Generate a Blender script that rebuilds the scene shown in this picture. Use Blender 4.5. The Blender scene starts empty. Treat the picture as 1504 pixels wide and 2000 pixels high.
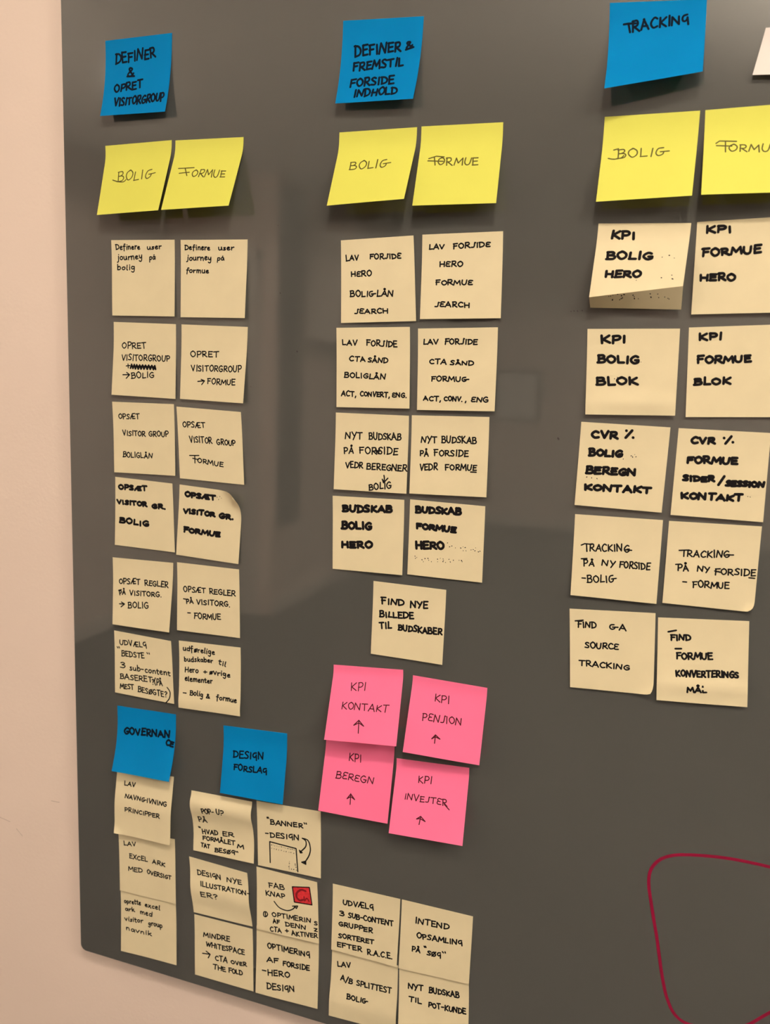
import bpy, bmesh, math, random
from mathutils import Vector, Matrix

random.seed(7)
SC = bpy.context.scene
COL = SC.collection

# ------------------------------------------------------------------ camera
# Board frame: x along the glass from its left edge, y up from its lower edge, z out into the room (metres).
H = 0.85                                   # lower edge of the glass board above the floor
def W(x, y, z): return Vector((x, -z, y+H))
CAM_R = [[0.938495, 0.036543, -0.343352], [0.090637, -0.985586, 0.142844], [-0.333183, -0.165179, -0.928281]]
CAM_C = [0.66901, 0.72404, 0.81977]
cam_data = bpy.data.cameras.new('camera')
cam = bpy.data.objects.new('camera', cam_data); COL.objects.link(cam)
ax = [Vector((r[0], -r[2], r[1])) for r in CAM_R]
m = Matrix.Identity(4)
for i, a in enumerate((ax[0], -ax[1], -ax[2])):
    a.normalize()
    for j in range(3): m[j][i] = a[j]
m.translation = W(*CAM_C)
cam.matrix_world = m
cam_data.sensor_fit = 'HORIZONTAL'; cam_data.sensor_width = 24.0
cam_data.lens = 1759.69/1504*24.0
cam_data.clip_start = 0.02
cam_data.dof.use_dof = True
cam_data.dof.focus_distance = 0.87
cam_data.dof.aperture_fstop = 7.0
SC.camera = cam

# ------------------------------------------------------------------ world, exposure
SC.view_settings.view_transform = 'Standard'
SC.view_settings.look = 'None'
SC.view_settings.gamma = 1
SC.view_settings.use_curve_mapping = False
SC.view_settings.exposure = -0.22
world = bpy.data.worlds.new('world'); SC.world = world
world.use_nodes = True
world.node_tree.nodes['Background'].inputs[0].default_value = (0.05, 0.045, 0.04, 1)
world.node_tree.nodes['Background'].inputs[1].default_value = 0.2

CEIL = 2.6-H
WARM = (1.0, 0.86, 0.69)
# recessed downlights: x, z, watts; three follow the shadows, four are added for ambient
DOWNLIGHTS = [(0.80, 1.05, 60), (2.15, 1.22, 52), (-1.48, 2.23, 60), (0.80, 3.6, 20), (2.6, 3.6, 20), (0.8, 6.2, 60), (2.6, 6.2, 60)]

# ------------------------------------------------------------------ helpers
def link(o, parent=None):
    COL.objects.link(o)
    if parent: o.parent = parent
    return o

def obj_bm(name, bm, mat, parent=None, smooth=False):
    me = bpy.data.meshes.new(name); bm.normal_update(); bm.to_mesh(me); bm.free()
    if mat: me.materials.append(mat)
    if smooth:
        for p in me.polygons: p.use_smooth = True
    return link(bpy.data.objects.new(name, me), parent)

def obj_pd(name, vs, fs, mat, parent=None, smooth=False):
    me = bpy.data.meshes.new(name); me.from_pydata(vs, [], fs); me.update()
    if mat: me.materials.append(mat)
    if smooth:
        for p in me.polygons: p.use_smooth = True
    return link(bpy.data.objects.new(name, me), parent)

def box(bm, a, b, bevel=0.0):
    """box between two corners given in the board frame"""
    p, q = W(*a), W(*b)
    lo = Vector([min(p[i], q[i]) for i in range(3)]); hi = Vector([max(p[i], q[i]) for i in range(3)])
    r = bmesh.ops.create_cube(bm, size=1.0)
    for v in r['verts']:
        v.co = Vector([lo[i]+(v.co[i]+.5)*(hi[i]-lo[i]) for i in range(3)])
    if bevel:
        es = list({e for v in r['verts'] for e in v.link_edges})
        bmesh.ops.bevel(bm, geom=es, offset=bevel, segments=2, affect='EDGES', profile=.5)

def boxes(name, items, mat, parent=None):
    bm = bmesh.new()
    for it in items: box(bm, *it)
    return obj_bm(name, bm, mat, parent)

def structure(o): o['kind'] = 'structure'; return o

def tag(o, label, cat, group=None):
    o['label'] = label; o['category'] = cat
    if group: o['group'] = group
    return o

def mat(name, col, rough=.5, spec=.5, bump=None, mottle=None, translucent=0, coat=0):
    mt = bpy.data.materials.new(name); mt.use_nodes = True
    nt = mt.node_tree; b = nt.nodes['Principled BSDF']
    b.inputs['Base Color'].default_value = (*col, 1)
    b.inputs['Roughness'].default_value = rough
    b.inputs['Specular IOR Level'].default_value = spec
    if coat: b.inputs['Coat Weight'].default_value = coat; b.inputs['Coat Roughness'].default_value = .03
    tc = nt.nodes.new('ShaderNodeTexCoord')
    if mottle:
        scale, amt = mottle
        n = nt.nodes.new('ShaderNodeTexNoise'); n.inputs['Scale'].default_value = scale; n.inputs['Detail'].default_value = 5
        nt.links.new(tc.outputs['Object'], n.inputs['Vector'])
        r = nt.nodes.new('ShaderNodeMapRange'); r.inputs[1].default_value = .3; r.inputs[2].default_value = .7
        r.inputs[3].default_value = 1-amt; r.inputs[4].default_value = 1+amt
        nt.links.new(n.outputs['Fac'], r.inputs[0])
        mx = nt.nodes.new('ShaderNodeVectorMath'); mx.operation = 'SCALE'
        mx.inputs[0].default_value = col
        nt.links.new(r.outputs[0], mx.inputs['Scale']); nt.links.new(mx.outputs[0], b.inputs['Base Color'])
    if bump:
        scale, st, dist = bump
        n = nt.nodes.new('ShaderNodeTexNoise'); n.inputs['Scale'].default_value = scale; n.inputs['Detail'].default_value = 4
        nt.links.new(tc.outputs['Object'], n.inputs['Vector'])
        bp = nt.nodes.new('ShaderNodeBump'); bp.inputs['Strength'].default_value = st; bp.inputs['Distance'].default_value = dist
        nt.links.new(n.outputs['Fac'], bp.inputs['Height']); nt.links.new(bp.outputs[0], b.inputs['Normal'])
    if translucent:
        t = nt.nodes.new('ShaderNodeBsdfTranslucent'); t.inputs[0].default_value = (*col, 1)
        mix = nt.nodes.new('ShaderNodeMixShader'); mix.inputs[0].default_value = translucent
        out = nt.nodes['Material Output']
        nt.links.new(b.outputs[0], mix.inputs[1]); nt.links.new(t.outputs[0], mix.inputs[2]); nt.links.new(mix.outputs[0], out.inputs[0])
    return mt

def emit(name, col, st):
    mt = bpy.data.materials.new(name); mt.use_nodes = True
    b = mt.node_tree.nodes['Principled BSDF']
    b.inputs['Emission Color'].default_value = (*col, 1); b.inputs['Emission Strength'].default_value = st
    b.inputs['Base Color'].default_value = (*col, 1)
    return mt

M = dict(
    wall=mat('painted_wall', (.78, .65, .58), .55, .3, bump=(240, .10, .002), mottle=(2.2, .025)),
    ceiling=mat('ceiling_paint', (.88, .87, .85), .8, .2),
    floor=mat('carpet', (.05, .045, .045), .95, .1, bump=(700, .5, .004), mottle=(90, .25)),
    trim=mat('white_gloss_paint', (.72, .67, .62), .35, .5),
    dark=mat('dark_laminate', (.06, .055, .055), .5, .4),
    glass=mat('grey_back_painted_glass', (.072, .074, .070), .035, 1.0, mottle=(1.6, .03), coat=1),
    metal=mat('brushed_steel', (.55, .53, .5), .3, .5),
    lens=emit('lamp_lens', WARM, 30),
    cream=mat('cream_paper', (.76, .67, .45), .75, .25, bump=(90, .12, .0006), mottle=(28, .035), translucent=.10),
    yellow=mat('yellow_paper', (.74, .74, .13), .7, .25, bump=(60, .1, .0006), mottle=(20, .02), translucent=.14),
    blue=mat('blue_paper', (.0, .19, .47), .8, .08, bump=(60, .12, .0006), mottle=(22, .04), translucent=.10),
    pink=mat('pink_paper', (.97, .19, .38), .7, .25, bump=(60, .1, .0006), mottle=(20, .02), translucent=.12),
    white=mat('white_paper', (.80, .74, .72), .7, .25, bump=(60, .1, .0006), translucent=.12),
    ink=mat('black_ink', (.006, .005, .006), .8, .1),
    ink_y=mat('black_fineliner_on_yellow', (.085, .075, .012), .6, .2),
    ink_b=mat('black_marker_on_blue', (.001, .006, .016), .8, .1),
    ink_p=mat('black_fineliner_on_pink', (.055, .003, .010), .5, .2),
    red=mat('red_felt_pen', (.52, .028, .035), .6, .2, mottle=(400, .2)),
    red_dark=mat('red_pen_over_black', (.16, .006, .012), .6, .2),
    magenta=mat('magenta_board_marker', (.20, .003, .03), .4, .4),
    speck=mat('dark_speck', (.02, .018, .018), .6, .2),
    scuff=mat('grey_scuff', (.50, .41, .36), .6, .2),
)

# ------------------------------------------------------------------ the room
LX, RX, BZ, GAP = -2.5, 3.6, 8.0, 0.018
structure(boxes('wall_front', [((LX-.1, -H, -GAP), (RX+.1, CEIL, -GAP-.12))], M['wall']))
structure(boxes('floor', [((LX-.1, -H, -GAP-.12), (RX+.1, -H-.1, BZ+.1))], M['floor']))
structure(boxes('ceiling', [((LX-.1, CEIL, -GAP-.12), (RX+.1, CEIL+.1, BZ+.1))], M['ceiling']))
structure(boxes('wall_left', [((LX-.1, -H, -GAP), (LX, CEIL, BZ))], M['wall']))
structure(boxes('wall_right', [((RX, -H, -GAP), (RX+.1, CEIL, BZ))], M['dark']))  # unseen side wall, coloured dark to cut fill on the lower board
structure(boxes('wall_back', [((LX-.1, -H, BZ), (RX+.1, CEIL, BZ+.1))], M['wall']))
structure(boxes('wall_inner', [((LX, -H, 4.0), (-1.78, CEIL, BZ))], M['wall']))
structure(boxes('baseboard_front', [((LX, -H, -GAP), (RX, -H+.09, -GAP+.015), .003)], M['trim']))
structure(boxes('baseboard_inner', [((-1.78, -H, 4.0), (-1.765, -H+.09, BZ), .003)], M['trim']))
structure(boxes('baseboard_back', [((-1.78, -H, BZ-.015), (RX, -H+.09, BZ), .003)], M['trim']))
structure(boxes('baseboard_left', [((LX, -H, 0), (LX+.015, -H+.09, 4.0), .003)], M['trim']))
door = structure(boxes('door_1', [((-2.46, -H+.01, 4.0), (-1.98, 1.25, 3.985), .003)], M['trim']))
for x0, y0, x1, y1 in ((-2.40, -.70, -2.04, .05), (-2.40, .20, -2.04, 1.15)):
    boxes('door_panel', [((x0, y0, 3.985), (x1, y1, 3.975), .006)], M['trim'], door)
boxes('door_handle', [((-2.02, .16, 3.985), (-2.00, .20, 3.94), .003), ((-2.13, .17, 3.945), (-2.00, .19, 3.93), .004)], M['metal'], door)
casing = structure(boxes('trim_1', [((-1.975, -H, 4.0), (-1.955, 1.33, 3.96), .004), ((-1.945, -H, 4.0), (-1.905, 1.33, 3.972), .004),
                                    ((-1.895, -H, 4.0), (-1.875, 1.33, 3.962), .004), ((-2.5, 1.27, 4.0), (-1.875, 1.33, 3.962), .004)], M['trim']))

board_shelf = link(bpy.data.objects.new('wall_cabinet', None)); board_shelf.location = W(-1.6, .83, 5.4)
def child(o, root):
    o.parent = root; o.matrix_parent_inverse = Matrix.Translation(-root.location); return o
tag(board_shelf, 'white wall cabinet on the inner wall behind the photographer', 'cabinet')
child(boxes('cabinet_body', [((-1.78, .83, 4.40), (-1.45, 1.55, 6.4), .004)], M['trim']), board_shelf)
for k in range(4):
    z = 4.42+k*.495
    child(boxes('cabinet_door', [((-1.45, .85, z), (-1.432, 1.53, z+.48), .003)], M['trim']), board_shelf)
tag(boxes('notice_panel', [((-1.779, -.30, 4.05), (-1.762, 1.70, 4.34), .003), ((-1.762, -.28, 4.07), (-1.758, 1.68, 4.32))], M['dark']),
    'narrow dark panel fixed upright beside the wall corner', 'panel')

pf = link(bpy.data.objects.new('picture_frame', None)); pf.location = W(-1.4, .19, BZ)
tag(pf, 'wide thin dark-framed picture hanging on the far wall', 'picture')
child(boxes('frame', [((-1.95, .19, BZ), (-.93, .22, BZ-.03)), ((-1.95, .65, BZ), (-.93, .68, BZ-.03)),
                      ((-1.95, .19, BZ), (-1.92, .68, BZ-.03)), ((-.96, .19, BZ), (-.93, .68, BZ-.03))], M['dark']), pf)
child(boxes('picture', [((-1.93, .21, BZ), (-.95, .66, BZ-.012))], M['ceiling']), pf)

def disc_ring(bm, cx, cz, y, r0, r1, t, n=40):
    vs = []
    for i in range(n):
        a = 2*math.pi*i/n; c, s = math.cos(a), math.sin(a)
        vs.append([bm.verts.new(W(cx+r*c, yy, cz+r*s)) for r, yy in ((r0, y), (r0, y-t*.4), ((r0+r1)/2, y-t), (r1, y-t*.3), (r1, y))])
    for i in range(n):
        p, q = vs[i], vs[(i+1) % n]
        for k in range(5): bm.faces.new((p[k], q[k], q[(k+1) % 5], p[(k+1) % 5]))
for i, (x, z, w) in enumerate(DOWNLIGHTS):
    r = link(bpy.data.objects.new('ceiling_light', None)); r.location = W(x, CEIL, z)
    tag(r, 'recessed downlight in the ceiling ' +
        ['nearest the glass board', 'right of the board by the right wall', 'by the panelled door', 'added for ambient over the middle of the room', 'added for ambient, right of mid-room', 'added for ambient near the far wall', 'added for ambient, at the far right'][i],
        'ceiling light', 'recessed ceiling downlights')
    bm = bmesh.new(); disc_ring(bm, x, z, CEIL, .048, .062, .008); child(obj_bm('rim', bm, M['metal'], smooth=True), r)
    bm = bmesh.new(); bmesh.ops.create_circle(bm, cap_ends=True, radius=.048, segments=40, matrix=Matrix.Translation(W(x, CEIL-.002, z)))
    child(obj_bm('lens', bm, M['lens']), r)
    ld = bpy.data.lights.new('downlight_lamp', 'SPOT'); ld.energy = w*1.0; ld.color = WARM
    ld.spot_size = math.radians(165); ld.spot_blend = .12; ld.shadow_soft_size = .055
    lo = link(bpy.data.objects.new('downlight_lamp', ld)); lo.location = W(x, CEIL-.03, z)
    child(lo, r)

# unseen bowl uplights and a hanging bar, added to brighten the ceiling
ADDED_UPLIGHTS = [(LX+.09, .95, 1.0, 45, 'left'), (RX-.09, .95, 1.3, 8, 'right'), (RX-.09, .95, 4.5, 25, 'far right')]
for x, y, z, w, nm in ADDED_UPLIGHTS:
    r = link(bpy.data.objects.new('added_wall_uplight', None)); r.location = W(x, y, z)
    tag(r, 'added unseen half-bowl uplight that brightens the ceiling, on the '+nm+' side of the room', 'added wall uplight', 'uplights added to brighten the ceiling')
    bm = bmesh.new(); s = 1 if x < 0 else -1; rows = []
    for j in range(9):
        a = math.pi/2*j/8; rr = .085*math.sin(a)+.004; yy = y-.07*math.cos(a)
        rows.append([bm.verts.new(W(x-s*.08+s*rr*math.sin(math.pi*i/16), yy, z+rr*math.cos(math.pi*i/16))) for i in range(17)])
    for p, q in zip(rows, rows[1:]):
        for i in range(16): bm.faces.new((p[i], p[i+1], q[i+1], q[i]))
    child(obj_bm('bowl', bm, M['metal'], smooth=True), r)
    child(boxes('wall_plate', [((x-s*.09, y-.09, z-.04), (x-s*.083, y+.02, z+.04), .002)], M['metal']), r)
    ld = bpy.data.lights.new('added_fill_lamp', 'AREA'); ld.shape = 'DISK'; ld.size = .12; ld.energy = w; ld.color = WARM
    lo = link(bpy.data.objects.new('added_fill_lamp', ld)); lo.location = W(x, y+.01, z); lo.rotation_euler = (math.pi, 0, 0)
    child(lo, r)

PX0, PX1, PY, PZ, PW = 1.30, 2.30, 1.22, 1.80, 185     # unseen hanging bar, added so the glass reflects a brighter ceiling
r = link(bpy.data.objects.new('added_bar_uplight', None)); r.location = W((PX0+PX1)/2, PY, PZ)
tag(r, 'added unseen steel bar on two rods, put in to brighten the ceiling', 'added bar uplight')
child(boxes('bar', [((PX0, PY-.05, PZ-.035), (PX1, PY-.045, PZ+.035)), ((PX0, PY-.05, PZ-.04), (PX1, PY, PZ-.035)), ((PX0, PY-.05, PZ+.035), (PX1, PY, PZ+.04)),
                    ((PX0-.005, PY-.05, PZ-.04), (PX0, PY, PZ+.04)), ((PX1, PY-.05, PZ-.04), (PX1+.005, PY, PZ+.04))], M['metal']), r)
for x in (PX0+.1, PX1-.1):
    child(boxes('hanging_rod', [((x-.004, PY-.045, PZ-.004), (x+.004, CEIL, PZ+.004))], M['metal']), r)
ld = bpy.data.lights.new('added_bar_fill', 'AREA'); ld.shape = 'RECTANGLE'; ld.size = PX1-PX0-.02; ld.size_y = .06; ld.energy = PW; ld.color = WARM
lo = link(bpy.data.objects.new('added_bar_fill', ld)); lo.location = W((PX0+PX1)/2, PY-.02, PZ); lo.rotation_euler = (math.pi, 0, 0)
child(lo, r)

# ------------------------------------------------------------------ the glass board
BW, BH, BT = 2.4, 1.25, 0.005
board = link(bpy.data.objects.new('glass_board', None)); board.location = W(0, 0, 0)
tag(board, 'large grey back-painted glass writing board fixed to the wall', 'whiteboard')
bm = bmesh.new()
n, r = 10, 0.008
outline = []
for cx, cy, a0 in ((r, r, math.pi), (BW-r, r, 1.5*math.pi), (BW-r, BH-r, 0), (r, BH-r, .5*math.pi)):
    for i in range(n+1):
        a = a0+(math.pi/2)*i/n; outline.append((cx+r*math.cos(a), cy+r*math.sin(a)))
e = .0007
rings = []
for off, z in ((0, -BT), (0, -e), (e, 0)):
    rings.append([bm.verts.new(W(x+(off if x < BW/2 else -off), y+(off if y < BH/2 else -off), z)) for x, y in outline])
N = len(outline)
for a, b in zip(rings, rings[1:]):
    for i in range(N): bm.faces.new((a[i], a[(i+1) % N], b[(i+1) % N], b[i]))
bm.faces.new(rings[0][::-1]); bm.faces.new(rings[-1])
bmesh.ops.recalc_face_normals(bm, faces=bm.faces)
child(obj_bm('glass_panel', bm, M['glass']), board)
for x, y in ((.09, .12), (2.3, .12), (.09, 1.13), (2.3, 1.13)):
    child(boxes('wall_mount', [((x-.03, y-.03, -BT), (x+.03, y+.03, -GAP))], M['metal']), board)

# ------------------------------------------------------------------ strokes
def smooth_line(p, k=6):
    if len(p) < 3: return p
    out = []
    q = [p[0]]+list(p)+[p[-1]]
    for i in range(1, len(q)-2):
        a, b, c, d = q[i-1:i+3]
        for j in range(k):
            t = j/k
            out.append(tuple(.5*((2*b[n])+(-a[n]+c[n])*t+(2*a[n]-5*b[n]+4*c[n]-d[n])*t*t+(-a[n]+3*b[n]-3*c[n]+d[n])*t**3) for n in (0, 1)))
    out.append(p[-1]); return out

def ribbon(vs, fs, pts, w, put):
    """one pen stroke: a strip of constant width with round ends; put maps millimetre coordinates to the surface"""
    p = [pts[0]]
    for a in pts[1:]:
        if math.dist(a, p[-1]) > .05: p.append(a)
    if len(p) == 1:
        base = len(vs); vs.extend(put(p[0][0]+w*.5*math.cos(i*.7854), p[0][1]+w*.5*math.sin(i*.7854)) for i in range(8))
        fs.append(tuple(range(base, base+8))); return
    d = []
    seg = []
    for a, b in zip(p, p[1:]):        # long runs are cut so that the strip follows the bent paper
        n = max(1, int(math.dist(a, b)/3.0))
        for j in range(n): seg.append((a[0]+(b[0]-a[0])*j/n, a[1]+(b[1]-a[1])*j/n))
    seg.append(p[-1]); p = seg
    h = w/2
    L = []; R = []
    for i in range(len(p)):
        a = p[max(0, i-1)]; b = p[min(len(p)-1, i+1)]; c = p[i]
        if 0 < i < len(p)-1:
            u1 = (c[0]-a[0], c[1]-a[1]); u2 = (b[0]-c[0], b[1]-c[1])
            l1 = math.hypot(*u1) or 1; l2 = math.hypot(*u2) or 1
            n1 = (-u1[1]/l1, u1[0]/l1); n2 = (-u2[1]/l2, u2[0]/l2)
            if n1[0]*n2[0]+n1[1]*n2[1] < .3:   # sharp turn: end this side and start the next one, joined by a dot
                L += [(c[0]+n1[0]*h, c[1]+n1[1]*h), (c[0]+n2[0]*h, c[1]+n2[1]*h)]
                R += [(c[0]-n1[0]*h, c[1]-n1[1]*h), (c[0]-n2[0]*h, c[1]-n2[1]*h)]
                d.append((len(L)-2, c)); continue
            nx, ny = n1[0]+n2[0], n1[1]+n2[1]; l = math.hypot(nx, ny)
            L.append((c[0]+nx/l*h, c[1]+ny/l*h)); R.append((c[0]-nx/l*h, c[1]-ny/l*h)); continue
        ux, uy = b[0]-a[0], b[1]-a[1]; l = math.hypot(ux, uy) or 1
        L.append((c[0]-uy/l*h, c[1]+ux/l*h)); R.append((c[0]+uy/l*h, c[1]-ux/l*h))
    skip = {k for k, _ in d}
    base = len(vs)
    for a, b in zip(L, R): vs.append(put(*a)); vs.append(put(*b))
    for i in range(len(L)-1):
        if i in skip: continue
        k = base+2*i; fs.append((k, k+1, k+3, k+2))
    for c in [p[0], p[-1]]+[c for _, c in d]:
        base = len(vs); vs.extend(put(c[0]+h*math.cos(i*.7854+.39), c[1]+h*math.sin(i*.7854+.39)) for i in range(8))
        fs.append(tuple(range(base, base+8)))

# handwriting: width | strokes, points x,y in tenths of the letter height, ~ marks a curved stroke
GLYPHS = {
'A': '7|0,0 3.3,10;3.3,10 6.8,0;1.3,3.6 5.8,3.4', 'B': '6|.6,0 .3,10;~.1,9.7 4,10 5,7.6 3,5.6 .8,5.4;~.8,5.4 4.5,5.3 6,3 4.5,.4 -.2,0',
'C': '6|~5.8,8.6 3.4,10 .8,7 .3,3.6 2.6,.2 6,1.2', 'D': '6.6|.8,0 .6,10;~-.2,9.8 4,9.4 6.5,6 5.4,1.8 .6,-.2', 'E': '5.5|.6,10 .6,0;.4,9.9 5.2,10;.6,5.2 4.6,5.4;.4,0 5.5,.3',
'F': '5.5|.9,10 .7,0;.2,9.8 5.6,10.2;.6,5.3 4.6,5.6', 'G': '6.6|~5.8,8.8 3.6,10 .8,7 .4,3.4 3,.1 6,1.6 6.2,4.4;6.4,4.5 3.4,4.4', 'H': '6.5|.6,10 .5,0;6,10 5.9,0;.6,5 6,5.2',
'I': '2.2|1.1,10 1.1,0', 'J': '5|4.5,10 4.5,3;~4.5,3 3.4,.2 .5,1.2', 'K': '6|.6,10 .5,0;5.6,9.8 .7,4.6;.8,4.8 6,0', 'L': '5|.6,10 .5,.2;.5,.2 5,.5',
'M': '8|0,0 .8,10 4,3 7.2,10 8,0', 'N': '7|0,0 .4,10 6,.4 6.6,10', 'O': '6.6|~3.6,10 .8,8 .3,4 3,.1 6,2.6 6.2,7 3.6,10 2.4,9.6', 'P': '5.6|.7,0 .5,10;~.2,9.8 4.2,10 5.6,7.4 4,4.8 .7,4.4',
'R': '6.2|.7,0 .5,10;~.2,9.8 4.2,10 5.2,7.4 4,5.2 .7,4.6;1.8,4.6 6.3,0', 'S': '5.4|~5.2,8.9 3,10 .7,8 2.4,5.6 4.8,3.4 4,.6 0,.8', 'T': '6.4|0,9.8 6.4,10.2;3.2,10 3.1,0',
'U': '6.4|~.4,10 .4,3.4 2.6,.1 5.2,2 6,10', 'V': '6.4|0,10 3,0 6.2,10.2', 'W': '9|0,10 2,0 4.4,8 6.6,0 9,10', 'X': '6|0,10 6,0;6,10 0,0', 'Y': '6|0,10 3,4.6;6.2,10 1.8,-1',
'Z': '6|.2,9.8 5.8,10 0,.2 6,.2', 'Æ': '9|0,0 4,10;4,10 4.6,0;1.4,3.8 8,4.6;4,10 8.6,10.2;4.6,.1 9,.3', 'Ø': '6.6|~3.6,10 .6,7 .8,2 3.6,.1 6.2,4 3.6,10;.4,-.6 6.2,10.6',
'Å': '7|0,0 3.3,9.2;3.3,9.2 6.8,0;1.3,3.4 5.8,3.2;~3.3,13.4 2.3,12.4 3.4,11.3 4.4,12.4 3.3,13.4',
'ε': '5.4|~5.6,9.2 2,9.8 .6,7.6 1.6,5.6 4,5.2;~2,5.4 .3,3.4 1,.6 5.4,.6', 'ς': '5|~5.6,9.4 4.4,9.8 4.2,6 3.4,1 .2,.6', 'γ': '9|~5,9.6 1.4,8.4 .4,3.4 2.4,.3 5.2,2 5.6,4.8;3,4.6 9,5.4',
'ψ': '6|~5,9.6 1.8,8.8 .5,5.6 1.6,3 3.8,3.4 5,5.8;5,6.6 5.3,-1.4',
'0': '6|~3,10 .3,5 3,0 5.7,5 3,10', '3': '5|~.4,9 3,10 4.6,7.8 1.8,5.6;~1.8,5.6 5.2,4 3.6,.4 0,1', '?': '5|~.4,8.4 2.8,10 4.8,8 2.6,5.4 2.4,3.4;2.3,.3 2.4,.2', '(': '3|~3,11.5 .4,7 .6,2 2.6,-1.5',
'.': '1.4|.7,.3 .8,.2', ',': '2|1.4,1 .4,-2', '-': '4.4|.3,4.8 4,5', '+': '6|0,4.6 6,5;3,7.6 3,1.8', '/': '4|0,-2 4.2,11', '"': '3.4|.2,11 .8,8.6;2.4,11 2.9,8.6', '&': '6.5|~5.6,.6 2,8.6 3,10.6 4.6,8.8 1.2,3.6 1,.8 3.4,.4 5.8,4;.2,0 6.4,.2',
'a': '5|~4.4,5.6 1.6,6 .4,3 1.6,.3 3.6,1.6 4.4,5.8;4.4,5.8 4.9,0', 'b': '5|.8,10 .5,0;~.5,1 2,6 4.4,5 4.4,1.6 2.2,0 .5,.8', 'c': '4.2|~4,5.2 2,6 .4,3.2 1.6,.2 4.2,.9', 'd': '5.2|~4.4,5 1.8,6 .4,3 1.6,.2 4.2,1.6;4.8,10 4.5,0',
'e': '4.6|~.5,3 3.6,3.8 3.6,5.8 1.6,5.8 .4,2.8 1.8,.1 4.6,1', 'f': '4.4|~4.4,9.6 2.6,10 2,6 1.8,-3;.2,5.6 4.2,5.8', 'g': '5|~4.2,5.4 1.6,6 .4,3.4 1.8,1 4.2,3 4.4,5.8;~4.4,5.8 4,-2 2.6,-4.6 .2,-3.4', 'h': '5|.8,10 .5,0;~.6,3.4 2.6,6 4.2,5 4.6,0',
'i': '1.8|.8,6 1,0;1.1,8.8 1.2,8.6', 'j': '3|~2.4,6 2,-2 0,-3.6;2.6,8.8 2.7,8.6', 'k': '4.8|.8,10 .5,0;4,6 .8,3;1.2,3.2 4.8,0', 'l': '1.8|~.9,10 .6,1.4 1.8,.2', 'm': '7.6|.3,6 .5,0;~.5,3.4 2.2,6 3.4,5 3.6,0;~3.6,3.4 5.4,6 6.8,5 7.2,0',
'n': '5|.3,6 .5,0;~.5,3.4 2.4,6 4,5 4.6,0', 'o': '4.8|~2.6,6 .5,4.4 .6,1.4 2.6,0 4.4,2.2 4.2,5 2.2,6', 'p': '5|.3,6 .4,-4;~.5,4.6 2.4,6.2 4.6,4.6 3.6,.8 .5,.8', 'r': '3.6|.3,6 .5,0;~.5,3 1.8,5.4 3.8,5.8', 's': '3.8|~3.6,5.6 1.2,5.4 1.6,3.4 3.4,2 2.4,.1 0,.5',
't': '3.6|~1.6,9 1.4,2 2.2,.1 3.6,.6;0,6.2 3.6,6.4', 'u': '5|~.3,6 .4,1.6 2,0 4,2 4.3,6;4.3,6 4.8,0', 'v': '4.6|0,6 2.2,0 4.6,6', 'x': '4.6|.2,6 4.6,0;4.2,6 0,0', 'y': '4.8|~.3,6 .8,2.2 3,2 4.4,6;~4.4,6 4,-2 2.4,-4.4 0,-3.2',
'w': '7|0,6 1.6,0 3.5,5 5.2,0 7,6', 'z': '4.4|.2,5.8 4.2,6 0,.1 4.4,.2', 'ø': '4.8|~2.6,6 .5,4 1,.8 2.8,0 4.4,2.6 2.6,6;.2,-.8 4.8,7', 'å': '5|~4.4,5.6 1.6,6 .4,3 1.6,.3 3.6,1.6 4.4,5.8;4.4,5.8 4.9,0;2.6,8.8 2.8,9.6', 'æ': '7|~3.4,5.6 1.4,6 .4,3 1.6,.3 3.4,1.8 3.6,5.8;~3.6,3 6.4,3.8 6,5.8 4.4,5.6 3.6,2 5,.1 7,1',
}
def glyph(ch):
    w, s = GLYPHS[ch].split('|')
    out = []
    for st in s.split(';'):
        sm = st[0] == '~'
        p = [tuple(float(c) for c in q.split(',')) for q in st.lstrip('~').split()]
        out.append(smooth_line(p, 4) if sm else p)
    return float(w), out

def ramp(v, a, b):
    k = 1.0/(1.0-(a+b)/2.0)
    if v <= a: return 0.0
    if v < b: return k*(v-a)**2/(2*(b-a))
    return k*(v-(a+b)/2.0)

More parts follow.
